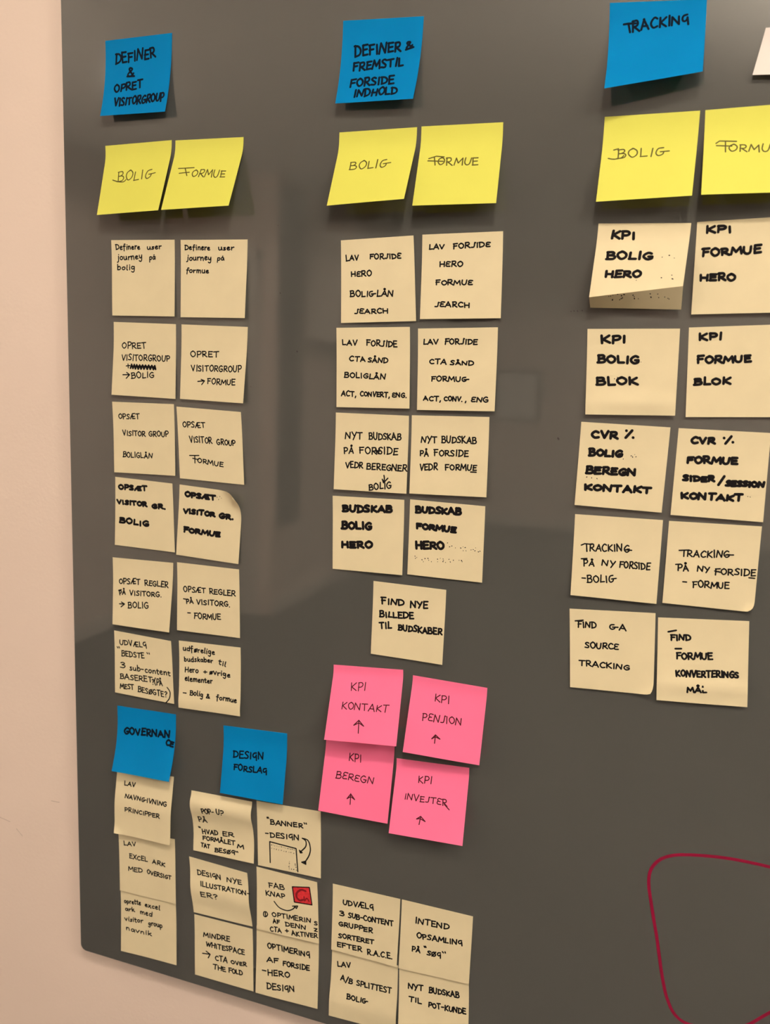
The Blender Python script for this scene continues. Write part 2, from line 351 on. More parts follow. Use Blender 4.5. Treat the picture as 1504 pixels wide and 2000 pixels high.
def make_surf(c, h, layer=0.0, bend=(.1, .45), crease=None, bulge=(), curl=(), wob=0):
    """point of the sheet at (u across, v down) in millimetres: x, y on the glass, z off it"""
    (x0, y0), (x1, y1), (x2, y2), (x3, y3) = c      # TL TR BR BL
    ha = (h[0]+h[1])/2
    tab = [0.0]
    for i in range(40):
        d = (ramp((i+1)/40, *bend)-ramp(i/40, *bend))*ha/76.0*40
        tab.append(tab[-1]+math.sqrt(max(0.05, 1-d*d)))
    tot = tab[-1]
    def f(u, v):
        vv = min(max(v, 0.0), 1.0)
        t = vv*40; i = min(39, int(t)); g = (tab[i]+(tab[i+1]-tab[i])*(t-i))/tot + (v-vv)
        x = (x0+(x1-x0)*u)*(1-g)+(x3+(x2-x3)*u)*g
        y = (y0+(y1-y0)*u)*(1-g)+(y3+(y2-y3)*u)*g
        z = 0.35+layer+(h[0]+(h[1]-h[0])*u)*ramp(v, *bend)
        if crease:                                   # paper bent back below a line (vl, vr), apex zl, zr
            vl, vr, zl, zr = crease
            vc = vl+(vr-vl)*u; zc = zl+(zr-zl)*u; zb = h[0]+(h[1]-h[0])*u
            z = 0.35+layer+(zc*ramp(v/vc, .06, .35) if v < vc else zc+(zb-zc)*(v-vc)/(1-vc))
        for (amp, uc, uw, vc, vw) in bulge:
            z += amp*math.exp(-((v-vc)/vw)**2-((u-uc)/uw)**2)*min(1.0, v*8)
        for (cu, cv, amp, reach) in curl:            # a lifted corner: rolls up and inwards
            du = abs(u-cu); dv = abs(v-cv); w = max(0.0, 1-(du+dv)/reach)
            if w > 0:
                z += amp*w*w
                k = amp*.5*w**3
                x += (k if cu < .5 else -k); y += (k if cv > .5 else -k)
        z += 0.25*math.sin(u*5+wob*1.7)*math.sin(v*4+wob)*vv
        return (x, y, z)
    return f


S = 76.0                                    # side of a note, mm
rng = random.Random(11)
def text_strokes(line, w):
    """pen strokes of one written line, in sheet millimetres (across, down)"""
    t, u0, v0, u1, v1, hv = line
    x0, y0, x1, y1, h = u0*S, v0*S, u1*S, v1*S, hv*S
    L = math.hypot(x1-x0, y1-y0); ex, ey = (x1-x0)/L, (y1-y0)/L
    nx, ny = ey*.75, -ex                     # up, leaning partly with the slope of the line
    gl = [glyph(c) for c in t]; gap = 1.7
    tot = sum(g[0] for g in gl)+gap*(len(gl)-1)
    sx = L/tot; sy = h/10
    out = []; x = 0
    for ch, (gw, st) in zip(t, gl):
        jy = rng.uniform(-.6, .6); jh = rng.uniform(.88, 1.1); jr = rng.uniform(-.07, .10); jb = rng.uniform(-.07, .06)
        for s in st:
            pts = []
            ox, oy = rng.uniform(-.15, .15), rng.uniform(-.2, .2)
            for n, (px, py) in enumerate(s):
                wx = .22*math.sin(n*1.9+ox*9) if len(s) < 7 else 0
                a = (x+px+ox+wx)*sx+py*sy*jr; b = (py*jh+jy+oy+(px-gw/2)*jb)*sy
                pts.append((x0+ex*a+nx*b, y0+ey*a+ny*b))
            out.append(pts)
        x += gw+gap
    return out

def make_note(nt):
    f = make_surf(nt['c'], nt['h'], wob=nt['wob'], **nt['o'])
    cx, cy, _ = f(.5, 0)
    org = W(cx/1e3, cy/1e3, 0)
    def P(u, v, lift=0):
        x, y, z = f(u, v); return W(x/1e3, y/1e3, (z+lift)/1e3)-org
    NU, NV = 18, 26
    cr = nt['o'].get('crease'); JC = 21
    vs = []; fs = []
    for lift in (0, -.12):
        for j in range(NV+1):
            for i in range(NU+1):
                v = j/NV
                if cr:                           # one row of points runs along the crease
                    vc = cr[0]+(cr[1]-cr[0])*i/NU
                    v = vc*j/JC if j <= JC else vc+(1-vc)*(j-JC)/(NV-JC)
                vs.append(P(i/NU, v, lift))
    vs += vs[:]                                  # the cut edges get vertices of their own, so they stay crisp
    k = (NU+1)*(NV+1); idx = lambda i, j, s: s*k+j*(NU+1)+i
    for j in range(NV):
        for i in range(NU):
            fs.append((idx(i, j, 0), idx(i, j+1, 0), idx(i+1, j+1, 0), idx(i+1, j, 0)))
            fs.append((idx(i, j, 1), idx(i+1, j, 1), idx(i+1, j+1, 1), idx(i, j+1, 1)))
    for i in range(NU):
        fs.append((idx(i, 0, 2), idx(i+1, 0, 2), idx(i+1, 0, 3), idx(i, 0, 3)))
        fs.append((idx(i, NV, 2), idx(i, NV, 3), idx(i+1, NV, 3), idx(i+1, NV, 2)))
    for j in range(NV):
        fs.append((idx(0, j, 2), idx(0, j, 3), idx(0, j+1, 3), idx(0, j+1, 2)))
        fs.append((idx(NU, j, 2), idx(NU, j+1, 2), idx(NU, j+1, 3), idx(NU, j, 3)))
    root = obj_pd('sticky_note', vs, fs, M[nt['col']], smooth=True)
    me = root.data
    for p in me.polygons:
        if p.index >= NU*NV*2: p.use_smooth = False
    root.location = org
    if cr:
        at = me.attributes.new('sharp_edge', 'BOOLEAN', 'EDGE')
        for e in me.edges:
            a, b = e.vertices
            if a % k // (NU+1) == JC and b % k // (NU+1) == JC and a < 2*k: at.data[e.index].value = True
    tag(root, nt['label'], 'sticky note', nt['col']+' sticky notes on the grey glass board')
    put = lambda x, y: P(x/S, y/S, .10)
    vs = []; fs = []
    for ln in nt['L']:
        for s in text_strokes(ln, nt['w']): ribbon(vs, fs, s, nt['w'], put)
    for sm, w, p in nt['P']:
        q = [(a*S, b*S) for a, b in p]
        ribbon(vs, fs, smooth_line(q) if sm else q, w, put)
    for a, b in nt['D']:
        a += rng.uniform(-.003, .003); b += rng.uniform(-.003, .003)
        q = [(a*S, b*S), (a*S+rng.uniform(-.5, .5), b*S+rng.uniform(-.3, .6))]
        ribbon(vs, fs, q, rng.uniform(.5, 1.1), put)
    ink = {'yellow': 'ink_y', 'blue': 'ink_b', 'pink': 'ink_p'}.get(nt['col'], 'ink')
    if fs: obj_pd('handwriting', vs, fs, M[ink], root)
    if nt['red']:
        sq, c1, c2 = nt['red']
        put2 = lambda x, y: P(x/S, y/S, .04)
        vs = []; fs = []; n = 8
        for j in range(n+1):
            for i in range(n+1):
                a, b = i/n, j/n
                x = (sq[0][0]*(1-a)+sq[1][0]*a)*(1-b)+(sq[3][0]*(1-a)+sq[2][0]*a)*b
                y = (sq[0][1]*(1-a)+sq[1][1]*a)*(1-b)+(sq[3][1]*(1-a)+sq[2][1]*a)*b
                vs.append(put2(x*S, y*S))
        for j in range(n):
            for i in range(n):
                k = j*(n+1)+i; fs.append((k, k+n+1, k+n+2, k+1))
        o = obj_pd('drawn_square', vs, fs, M['red'], root); o['label'] = 'small red square coloured in with felt pen'
        vs = []; fs = []; put3 = lambda x, y: P(x/S, y/S, .07)
        for c in (c1, c2): ribbon(vs, fs, smooth_line([(a*S, b*S) for a, b in c]), 2.4 if c is c1 else 1.5, put3)
        obj_pd('drawn_curl', vs, fs, M['red_dark'], root)
    return root

# ------------------------------------------------------------------ the sticky notes (millimetres on the board)
NOTES = [
    {'c': [(54.78, 1033.82), (133.53, 1035.03), (131.99, 959.26), (55.78, 958.8)], 'h': (11.3, 10.6), 'wob': 67, 'o': {'bend': (0.1, 0.9)}, 'col': 'blue', 'w': 1.98, 'L': [('DEFINER', 0.1549, 0.3044, 0.7611, 0.2766, 0.1233), ('&', 0.3417, 0.4783, 0.4546, 0.4809, 0.1106), ('OPRET', 0.1711, 0.6781, 0.595, 0.6481, 0.0969), ('VISITORGROUP', 0.1986, 0.8761, 0.9483, 0.845, 0.1051)], 'P': [], 'D': [], 'red': None, 'label': 'bright blue sticky note DEFINER & OPRET VISITORGROUP at top left'},
    {'c': [(316.38, 1030.63), (394.28, 1027.84), (392.09, 954.85), (315.9, 955.78)], 'h': (12.3, 14.6), 'wob': 68, 'o': {'bend': (0.1, 0.9)}, 'col': 'blue', 'w': 1.98, 'L': [('DEFINER', 0.174, 0.422, 0.7452, 0.3774, 0.1159), ('&', 0.8116, 0.369, 0.9031, 0.344, 0.0837), ('FREMSTIL', 0.1664, 0.592, 0.7969, 0.5577, 0.0962), ('FORSIDE', 0.1551, 0.7932, 0.7147, 0.7732, 0.0978), ('INDHOLD', 0.2269, 0.9276, 0.7775, 0.917, 0.0933)], 'P': [], 'D': [], 'red': None, 'label': 'bright blue sticky note DEFINER & FREMSTIL FORSIDE INDHOLD above the middle yellow notes'},
    {'c': [(556.59, 1024.14), (633.28, 1020.02), (635.73, 959.82), (560.81, 949.53)], 'h': (27, 19), 'wob': 69, 'o': {'bend': (0.1, 0.8)}, 'col': 'blue', 'w': 1.81, 'L': [('RACKINψ', 0.2465, 0.3058, 0.8288, 0.2693, 0.1059)], 'P': [(0, 1.81, [(0.1533, 0.2225), (0.2066, 0.2183), (0.2815, 0.2208)]), (0, 1.81, [(0.2032, 0.2181), (0.2234, 0.3122)])], 'D': [], 'red': None, 'label': 'bright blue sticky note TRACKING at top right'},
    {'c': [(59.29, 325.04), (137.01, 328.01), (137.47, 254.4), (61.63, 252.33)], 'h': (14.9, 14.6), 'wob': 70, 'o': {'layer': 0.9, 'bend': (0.1, 0.8)}, 'col': 'blue', 'w': 2.26, 'L': [('GOVERNAN', 0.1216, 0.4252, 0.9031, 0.3668, 0.0978), ('CE', 0.8485, 0.4845, 0.9708, 0.4989, 0.0759)], 'P': [], 'D': [], 'red': None, 'label': 'bright blue sticky note GOVERNANCE stuck over a cream note near bottom left'},
    {'c': [(196.78, 325.45), (273.71, 330.08), (275.61, 255.02), (199.54, 252.42)], 'h': (11.5, 11.6), 'wob': 71, 'o': {}, 'col': 'blue', 'w': 1.69, 'L': [('DESIψN', 0.1633, 0.4555, 0.6454, 0.4256, 0.0926), ('FORSLAψ', 0.19, 0.6354, 0.7151, 0.6159, 0.0803)], 'P': [], 'D': [], 'red': None, 'label': 'bright blue sticky note DESIGN FORSLAG above the cream BANNER note'},
    {'c': [(52.99, 932.67), (132.84, 934.8), (131.73, 863.52), (56.18, 860.83)], 'h': (19.7, 22.7), 'wob': 90, 'o': {'bend': (0.05, 0.25)}, 'col': 'yellow', 'w': 1.13, 'L': [('BOLIγ', 0.2482, 0.5353, 0.8142, 0.5161, 0.1435)], 'P': [(1, 1.13, [(0.1704, 0.4991), (0.2666, 0.5317), (0.3493, 0.5381), (0.3837, 0.5081)])], 'D': [], 'red': None, 'label': 'yellow sticky note BOLIG with curled bottom, leftmost of the yellow notes'},
    {'c': [(137.2, 934.28), (214.22, 934.01), (213.58, 865.45), (136.32, 863.46)], 'h': (24.5, 26.7), 'wob': 91, 'o': {'bend': (0.05, 0.25)}, 'col': 'yellow', 'w': 1.13, 'L': [('ORMUE', 0.3297, 0.5341, 0.8314, 0.5678, 0.1015)], 'P': [(0, 1.13, [(0.1107, 0.3949), (0.3449, 0.3948)]), (0, 1.13, [(0.1396, 0.4677), (0.2908, 0.4608)]), (0, 1.13, [(0.2145, 0.4005), (0.2654, 0.5102)])], 'D': [], 'red': None, 'label': 'yellow sticky note FORMUE with curled bottom, second yellow note from the left'},
    {'c': [(315.62, 933.47), (392.07, 934.41), (392.18, 866.98), (315.57, 863.52)], 'h': (25.0, 29.2), 'wob': 92, 'o': {'bend': (0.08, 0.3)}, 'col': 'yellow', 'w': 1.13, 'L': [('BOLIγ', 0.2008, 0.5089, 0.7197, 0.5095, 0.1133)], 'P': [], 'D': [], 'red': None, 'label': 'yellow sticky note BOLIG under the blue DEFINER & FREMSTIL note'},
    {'c': [(396.28, 934.79), (471.69, 934.62), (473.84, 863.23), (397.32, 862.56)], 'h': (20.1, 18.9), 'wob': 93, 'o': {'bend': (0.08, 0.3)}, 'col': 'yellow', 'w': 1.13, 'L': [('ORMUE', 0.2421, 0.4869, 0.7336, 0.5079, 0.0932)], 'P': [(0, 1.13, [(0.1252, 0.3976), (0.2168, 0.3708), (0.3131, 0.384)]), (0, 1.13, [(0.1184, 0.4262), (0.3097, 0.4413)]), (0, 1.13, [(0.1934, 0.3852), (0.2147, 0.4857)])], 'D': [], 'red': None, 'label': 'yellow sticky note FORMUE in the middle column pair, fourth yellow note from left'},
    {'c': [(559.23, 934.45), (635.68, 935.32), (636.12, 864.7), (559.62, 862.28)], 'h': (19.4, 22.9), 'wob': 94, 'o': {'bend': (0.08, 0.5)}, 'col': 'yellow', 'w': 1.07, 'L': [('BOLIγ', 0.1706, 0.4679, 0.7099, 0.4789, 0.1072)], 'P': [(1, 1.07, [(0.0769, 0.4671), (0.138, 0.4812), (0.2133, 0.4709), (0.2411, 0.4439)]), (0, 1.07, [(0.1271, 0.3703), (0.177, 0.359)])], 'D': [], 'red': None, 'label': 'yellow sticky note BOLIG under the blue TRACKING note'},
    {'c': [(639.7, 935.47), (714.9, 937.47), (716.53, 865.7), (643.09, 865.11)], 'h': (23, 23), 'wob': 95, 'o': {'bend': (0.08, 0.5)}, 'col': 'yellow', 'w': 1.07, 'L': [('ORMUE', 0.2556, 0.4645, 0.7643, 0.5194, 0.0872)], 'P': [(0, 1.07, [(0.125, 0.3669), (0.1612, 0.3422), (0.3342, 0.3582)]), (0, 1.07, [(0.1311, 0.3931), (0.2885, 0.4098)]), (0, 1.07, [(0.2215, 0.3537), (0.2271, 0.4761)])], 'D': [], 'red': None, 'label': 'yellow sticky note FORMUE cut by the right edge of the photo'},
    {'c': [(679.61, 994.83), (750.66, 991.79), (747.07, 954.85), (673.05, 958.38)], 'h': (6, 9), 'wob': 88, 'o': {}, 'col': 'white', 'w': 1.13, 'L': [], 'P': [], 'D': [], 'red': None, 'label': 'blank white sticky note at the top right edge, its lower part lifted'},
    {'c': [(58.72, 838.53), (135.94, 838.23), (137.1, 761.37), (60.86, 761.01)], 'h': (2.7, 2.1), 'wob': 84, 'o': {}, 'col': 'cream', 'w': 1.24, 'L': [('Definere', 0.0694, 0.1222, 0.4569, 0.1236, 0.0658), ('user', 0.5725, 0.124, 0.7927, 0.1204, 0.061), ('journey', 0.0887, 0.2624, 0.4895, 0.248, 0.0765), ('på', 0.6049, 0.2598, 0.6935, 0.2555, 0.0657), ('bolig', 0.0867, 0.3885, 0.371, 0.3924, 0.0681)], 'P': [], 'D': [], 'red': None, 'label': "cream sticky note 'Definere user journey på bolig' in small cursive at upper left"},
    {'c': [(143.12, 837.94), (219.89, 837.63), (219.75, 761.2), (144.54, 760.81)], 'h': (2.4, 4.0), 'wob': 85, 'o': {}, 'col': 'cream', 'w': 1.24, 'L': [('Definere', 0.0632, 0.1263, 0.4442, 0.1303, 0.0642), ('user', 0.574, 0.1308, 0.7994, 0.1287, 0.0594), ('journey', 0.0877, 0.2586, 0.465, 0.2617, 0.0717), ('på', 0.5549, 0.2618, 0.6562, 0.262, 0.0571), ('formue', 0.0794, 0.4177, 0.4286, 0.4242, 0.065)], 'P': [], 'D': [], 'red': None, 'label': "cream sticky note 'Definere user journey på formue' in small cursive"},
    {'c': [(60.49, 754.49), (137.36, 753.75), (137.85, 676.84), (60.34, 677.71)], 'h': (4.9, 1.8), 'wob': 86, 'o': {}, 'col': 'cream', 'w': 1.24, 'L': [('OPRET', 0.141, 0.3589, 0.5283, 0.3342, 0.0792), ('VISITORGROUP', 0.1405, 0.5158, 0.9042, 0.4996, 0.079), ('BOLIG', 0.3077, 0.7618, 0.6611, 0.7236, 0.0795)], 'P': [(0, 1.24, [(0.168, 0.715), (0.27, 0.7098)]), (0, 1.24, [(0.2276, 0.6811), (0.2754, 0.7096), (0.2239, 0.7615)]), (0, 1.24, [(0.2166, 0.5924), (0.274, 0.5835)]), (0, 1.24, [(0.2444, 0.5649), (0.2502, 0.6185)]), (0, 2.0, [(0.2863, 0.6198), (0.3023, 0.5668), (0.3258, 0.621), (0.3455, 0.5679), (0.3654, 0.6252), (0.3851, 0.5691), (0.4102, 0.6261), (0.4318, 0.57), (0.4547, 0.624), (0.4782, 0.5678), (0.501, 0.6217), (0.5247, 0.5687), (0.5527, 0.6223), (0.5746, 0.5663), (0.6006, 0.6199), (0.6244, 0.567), (0.6503, 0.6206), (0.6706, 0.5679), (0.6856, 0.6158), (0.6497, 0.5871), (0.5073, 0.5878), (0.3643, 0.5915), (0.2926, 0.598)])], 'D': [], 'red': None, 'label': 'cream sticky note OPRET VISITORGROUP BOLIG with one word scribbled out'},
    {'c': [(144.1, 753.66), (221.23, 752.72), (219.37, 676.45), (144.15, 677.29)], 'h': (3.1, 4.7), 'wob': 87, 'o': {}, 'col': 'cream', 'w': 1.24, 'L': [('OPRET', 0.1459, 0.4277, 0.5803, 0.4084, 0.0776), ('VISITORGROUP', 0.1674, 0.6164, 0.9397, 0.59, 0.0776), ('FORMUE', 0.4272, 0.7746, 0.8566, 0.7706, 0.0716)], 'P': [(0, 1.24, [(0.2747, 0.7496), (0.3718, 0.737)]), (0, 1.24, [(0.3265, 0.7198), (0.3807, 0.7365), (0.339, 0.7884)])], 'D': [], 'red': None, 'label': 'cream sticky note OPRET VISITORGROUP with arrow to FORMUE'},
    {'c': [(57.13, 669.97), (134.72, 671.23), (137.6, 595.73), (61.12, 593.82)], 'h': (3.1, 2.1), 'wob': 88, 'o': {}, 'col': 'cream', 'w': 1.24, 'L': [('OPSÆT', 0.0935, 0.2371, 0.4372, 0.227, 0.0665), ('VISITOR', 0.1562, 0.4677, 0.5275, 0.4677, 0.0697), ('GROUP', 0.5861, 0.4652, 0.902, 0.4565, 0.0692), ('BOLIGLÅN', 0.1528, 0.775, 0.6339, 0.7713, 0.0732)], 'P': [], 'D': [], 'red': None, 'label': 'cream sticky note OPSÆT VISITOR GROUP BOLIGLÅN in thin pen'},
    {'c': [(137.87, 668.81), (214.31, 667.25), (220.2, 592.8), (143.17, 593.51)], 'h': (2, 2), 'wob': 89, 'o': {}, 'col': 'cream', 'w': 1.24, 'L': [('OPSÆT', 0.084, 0.2739, 0.4349, 0.2591, 0.0719), ('VISITOR', 0.1854, 0.4767, 0.5321, 0.4687, 0.0814), ('GROUP', 0.6065, 0.4766, 0.8908, 0.4732, 0.0715), ('ORMUE', 0.2917, 0.7496, 0.6887, 0.782, 0.0628)], 'P': [(0, 1.24, [(0.1703, 0.6658), (0.3179, 0.6534)]), (0, 1.24, [(0.2181, 0.701), (0.306, 0.7123)]), (0, 1.24, [(0.252, 0.6636), (0.2503, 0.7642)])], 'D': [], 'red': None, 'label': 'cream sticky note OPSÆT VISITOR GROUP FORMUE in thin pen'},
    {'c': [(59.93, 588.34), (132.56, 586.77), (136.3, 512.24), (59.71, 512.76)], 'h': (2.1, 1.3), 'wob': 90, 'o': {}, 'col': 'cream', 'w': 2.42, 'L': [('OPSÆT', 0.0621, 0.1696, 0.5518, 0.1505, 0.059), ('VISITOR', 0.0338, 0.3865, 0.5466, 0.3765, 0.0559), ('GR.', 0.6386, 0.3947, 0.862, 0.3829, 0.0589), ('BOLIG', 0.0798, 0.6592, 0.5779, 0.6682, 0.0692)], 'P': [], 'D': [], 'red': None, 'label': 'cream sticky note OPSÆT VISITOR GR. BOLIG in thick black marker'},
    {'c': [(141.6, 586.53), (217.23, 583.62), (214.76, 508.47), (138.99, 510.35)], 'h': (2.9, 2.8), 'wob': 91, 'o': {'curl': [(1, 0, 11.0, 0.42)]}, 'col': 'cream', 'w': 2.53, 'L': [('OPSÆT', 0.0952, 0.1554, 0.5786, 0.1533, 0.06), ('VISITOR', 0.0821, 0.391, 0.5818, 0.3811, 0.0568), ('GR.', 0.6551, 0.3877, 0.871, 0.3886, 0.0661), ('FORMUE', 0.1034, 0.6551, 0.681, 0.6573, 0.0634)], 'P': [], 'D': [(0.6086, 0.1036), (0.6473, 0.0941), (0.6746, 0.1113), (0.6311, 0.1325)], 'red': None, 'label': 'cream sticky note OPSÆT VISITOR GR. FORMUE in thick marker with peeling top right corner'},
    {'c': [(55.1, 497.7), (133.44, 500.08), (131.88, 423.27), (56.91, 421.93)], 'h': (4.5, 6.2), 'wob': 92, 'o': {}, 'col': 'cream', 'w': 1.36, 'L': [('OPSÆT', 0.1047, 0.3827, 0.4586, 0.3609, 0.076), ('REGLER', 0.5385, 0.3647, 0.9287, 0.3598, 0.0747), ('PÅ', 0.1149, 0.5483, 0.2158, 0.5281, 0.0695), ('VISITORG.', 0.2899, 0.5338, 0.8277, 0.5087, 0.065), ('BOLIG', 0.2732, 0.7258, 0.6223, 0.6927, 0.085)], 'P': [(0, 1.36, [(0.1188, 0.6813), (0.2018, 0.6756)]), (0, 1.36, [(0.1515, 0.651), (0.2077, 0.6749), (0.1479, 0.7231)]), (0, 1.36, [(0.0974, 0.4834), (0.1456, 0.4686)])], 'D': [], 'red': None, 'label': 'cream sticky note OPSÆT REGLER PÅ VISITORG. with arrow to BOLIG'},
    {'c': [(138.25, 501.37), (214.05, 502.09), (216.92, 427.76), (140.13, 426.36)], 'h': (3.1, 1.7), 'wob': 93, 'o': {}, 'col': 'cream', 'w': 1.36, 'L': [('OPSÆT', 0.1055, 0.4217, 0.4558, 0.4029, 0.0739), ('REGLER', 0.5244, 0.4035, 0.9315, 0.3954, 0.0722), ('PÅ', 0.1533, 0.5892, 0.2626, 0.5771, 0.0657), ('VISITORG.', 0.317, 0.5793, 0.8447, 0.5607, 0.0724), ('FORMUE', 0.2765, 0.7982, 0.6976, 0.7668, 0.0791)], 'P': [(0, 1.36, [(0.103, 0.5257), (0.171, 0.5296)]), (0, 1.36, [(0.1728, 0.724), (0.2182, 0.7222)])], 'D': [], 'red': None, 'label': 'cream sticky note OPSÆT REGLER PÅ VISITORG. - FORMUE'},
    {'c': [(55.72, 413.36), (130.33, 411.57), (135.48, 340.3), (57.67, 341.24)], 'h': (2.5, 2), 'wob': 94, 'o': {}, 'col': 'cream', 'w': 1.36, 'L': [('UDVÆLψ', 0.0923, 0.2113, 0.5688, 0.1792, 0.0803), ('"', 0.059, 0.3402, 0.0988, 0.3369, 0.08), ('BEDSTE', 0.1275, 0.3898, 0.5175, 0.3575, 0.0835), ('"', 0.565, 0.3418, 0.6118, 0.3406, 0.0798), ('3', 0.0956, 0.5814, 0.174, 0.5767, 0.0869), ('sub-content', 0.2616, 0.5937, 0.9573, 0.5566, 0.083), ('BASERET', 0.0938, 0.7574, 0.6457, 0.7182, 0.0831), ('?(PÅ', 0.6409, 0.7478, 0.8166, 0.7384, 0.0904), ('MEST', 0.0923, 0.9138, 0.3253, 0.8961, 0.0761), ('BESØGTE?', 0.4019, 0.9179, 0.8879, 0.9138, 0.0832)], 'P': [(1, 1.36, [(0.8953, 0.7542), (0.9409, 0.8228), (0.9247, 0.9249), (0.865, 1.0047)])], 'D': [], 'red': None, 'label': 'cream sticky note UDVÆLG BEDSTE 3 sub-content above the blue GOVERNANCE note'},
    {'c': [(140.37, 413.66), (216.76, 416.77), (219.24, 341.13), (142.98, 338.45)], 'h': (4.2, 3.6), 'wob': 95, 'o': {'bulge': [(1.0, 0.5, 3.0, 0.9, 0.1)]}, 'col': 'cream', 'w': 1.36, 'L': [('udførelige', 0.0679, 0.1402, 0.5839, 0.1506, 0.0741), ('budskaber', 0.0833, 0.3002, 0.5513, 0.2703, 0.0702), ('til', 0.6459, 0.2811, 0.7579, 0.3013, 0.0792), ('Hero', 0.0934, 0.4628, 0.3164, 0.4467, 0.0731), ('+', 0.3996, 0.4468, 0.4548, 0.4469, 0.0661), ('øvrige', 0.5006, 0.4415, 0.8307, 0.4519, 0.0722), ('elementer', 0.0956, 0.5892, 0.5479, 0.5778, 0.0695), ('Bolig', 0.1855, 0.79, 0.3972, 0.7889, 0.0717), ('&', 0.4525, 0.7967, 0.5074, 0.7998, 0.0549), ('formue', 0.6165, 0.7993, 0.9389, 0.8099, 0.0706)], 'P': [(0, 1.36, [(0.0726, 0.7712), (0.1229, 0.7699)])], 'D': [], 'red': None, 'label': "cream sticky note 'udførelige budskaber til Hero' in cursive handwriting"},
    {'c': [(320.1, 835.81), (392.8, 839.52), (399.52, 761.89), (323.69, 758.56)], 'h': (2.5, 2.3), 'wob': 78, 'o': {}, 'col': 'cream', 'w': 1.36, 'L': [('LAV', 0.071, 0.254, 0.2425, 0.2469, 0.0647), ('FORςIDε', 0.3982, 0.2423, 0.8198, 0.2587, 0.0577), ('HεRO', 0.1398, 0.4389, 0.4179, 0.4462, 0.062), ('BOLIγLÅN', 0.1269, 0.6806, 0.706, 0.6976, 0.0681), ('ςεARCH', 0.1856, 0.8895, 0.6329, 0.8985, 0.056)], 'P': [], 'D': [], 'red': None, 'label': 'cream sticky note LAV FORSIDE HERO BOLIGLÅN SEARCH'},
    {'c': [(401.44, 840.11), (477.09, 842.25), (480.2, 765.95), (403.78, 763.66)], 'h': (3.9, 3.2), 'wob': 79, 'o': {}, 'col': 'cream', 'w': 1.36, 'L': [('LAV', 0.0902, 0.1735, 0.2785, 0.1725, 0.0542), ('FORςIDε', 0.3921, 0.1795, 0.8454, 0.1672, 0.0564), ('HεRO', 0.2269, 0.3824, 0.5136, 0.3907, 0.0605), ('FORMUε', 0.1854, 0.595, 0.6418, 0.6053, 0.0547), ('ςεARCH', 0.1832, 0.8526, 0.6135, 0.8681, 0.058)], 'P': [], 'D': [], 'red': None, 'label': 'cream sticky note LAV FORSIDE HERO FORMUE SEARCH'},
    {'c': [(317.87, 754.03), (392.86, 756.52), (396.94, 680.32), (321.37, 677.87)], 'h': (2.8, 3.5), 'wob': 80, 'o': {}, 'col': 'cream', 'w': 1.36, 'L': [('LAV', 0.0805, 0.2152, 0.287, 0.2162, 0.0612), ('FORςIDE', 0.4148, 0.2248, 0.8259, 0.2423, 0.07), ('CTA', 0.1791, 0.4145, 0.3971, 0.4207, 0.0613), ('SÅND', 0.4362, 0.4287, 0.7018, 0.441, 0.0576), ('BOLIGLÅN', 0.1113, 0.6214, 0.6728, 0.6412, 0.0614), ('ACT,', 0.067, 0.8526, 0.2748, 0.8642, 0.0621), ('CONVERT,', 0.3323, 0.852, 0.7331, 0.8652, 0.0549), ('εNG.', 0.7714, 0.8582, 0.9579, 0.865, 0.0576)], 'P': [], 'D': [], 'red': None, 'label': 'cream sticky note LAV FORSIDE CTA BOLIGLÅN ending ACT, CONVERT, ENG.'},
    {'c': [(400.99, 755.15), (477.29, 758.01), (479.58, 682.19), (404.42, 679.49)], 'h': (3.3, 4.4), 'wob': 81, 'o': {}, 'col': 'cream', 'w': 1.36, 'L': [('LAV', 0.0704, 0.1894, 0.2615, 0.1911, 0.0565), ('FORςIDE', 0.3439, 0.1919, 0.7498, 0.1987, 0.0619), ('CTA', 0.1542, 0.4266, 0.366, 0.4379, 0.0568), ('SÅND', 0.4206, 0.4411, 0.7097, 0.4492, 0.05), ('FORMUγ', 0.1796, 0.6436, 0.6606, 0.6488, 0.0597), ('ACT,', 0.0831, 0.8786, 0.3122, 0.8883, 0.0573), ('CONV.', 0.354, 0.8814, 0.587, 0.8846, 0.052), (',', 0.6234, 0.8873, 0.6366, 0.8871, 0.0534), ('εNG', 0.7024, 0.8909, 0.914, 0.888, 0.0562)], 'P': [], 'D': [], 'red': None, 'label': 'cream sticky note LAV FORSIDE CTA FORMUE ending ACT, CONV., ENG'},
    {'c': [(319.77, 672.39), (395.56, 673.38), (397.35, 598.67), (321.21, 596.81)], 'h': (3.9, 3.6), 'wob': 82, 'o': {}, 'col': 'cream', 'w': 1.36, 'L': [('NYT', 0.1428, 0.3339, 0.3707, 0.3233, 0.0835), ('BUDSKAB', 0.4686, 0.327, 0.8983, 0.3149, 0.083), ('PÅ', 0.1322, 0.531, 0.2582, 0.5214, 0.0806), ('FORSIDE', 0.3422, 0.5172, 0.8619, 0.5042, 0.0834), ('VEDR', 0.1608, 0.7083, 0.3943, 0.6992, 0.074), ('BEREGNER', 0.4518, 0.7095, 0.992, 0.7134, 0.0767), ('BOLIG', 0.4989, 0.9792, 0.7936, 0.9399, 0.077)], 'P': [(0, 1.36, [(0.8619, 0.7106), (0.9228, 0.7123)]), (1, 1.36, [(0.6902, 0.7802), (0.6975, 0.825), (0.6892, 0.8757)]), (0, 1.36, [(0.6697, 0.8316), (0.6892, 0.8757), (0.7443, 0.814)]), (0, 1.36, [(0.5615, 0.4478), (0.6167, 0.5034)]), (0, 1.36, [(0.5674, 0.5059), (0.6143, 0.4452)]), (0, 1.36, [(0.5662, 0.4759), (0.6154, 0.4735)])], 'D': [], 'red': None, 'label': 'cream sticky note NYT BUDSKAB PÅ FORSIDE VEDR BEREGNER with small down arrow to BOLIG'},
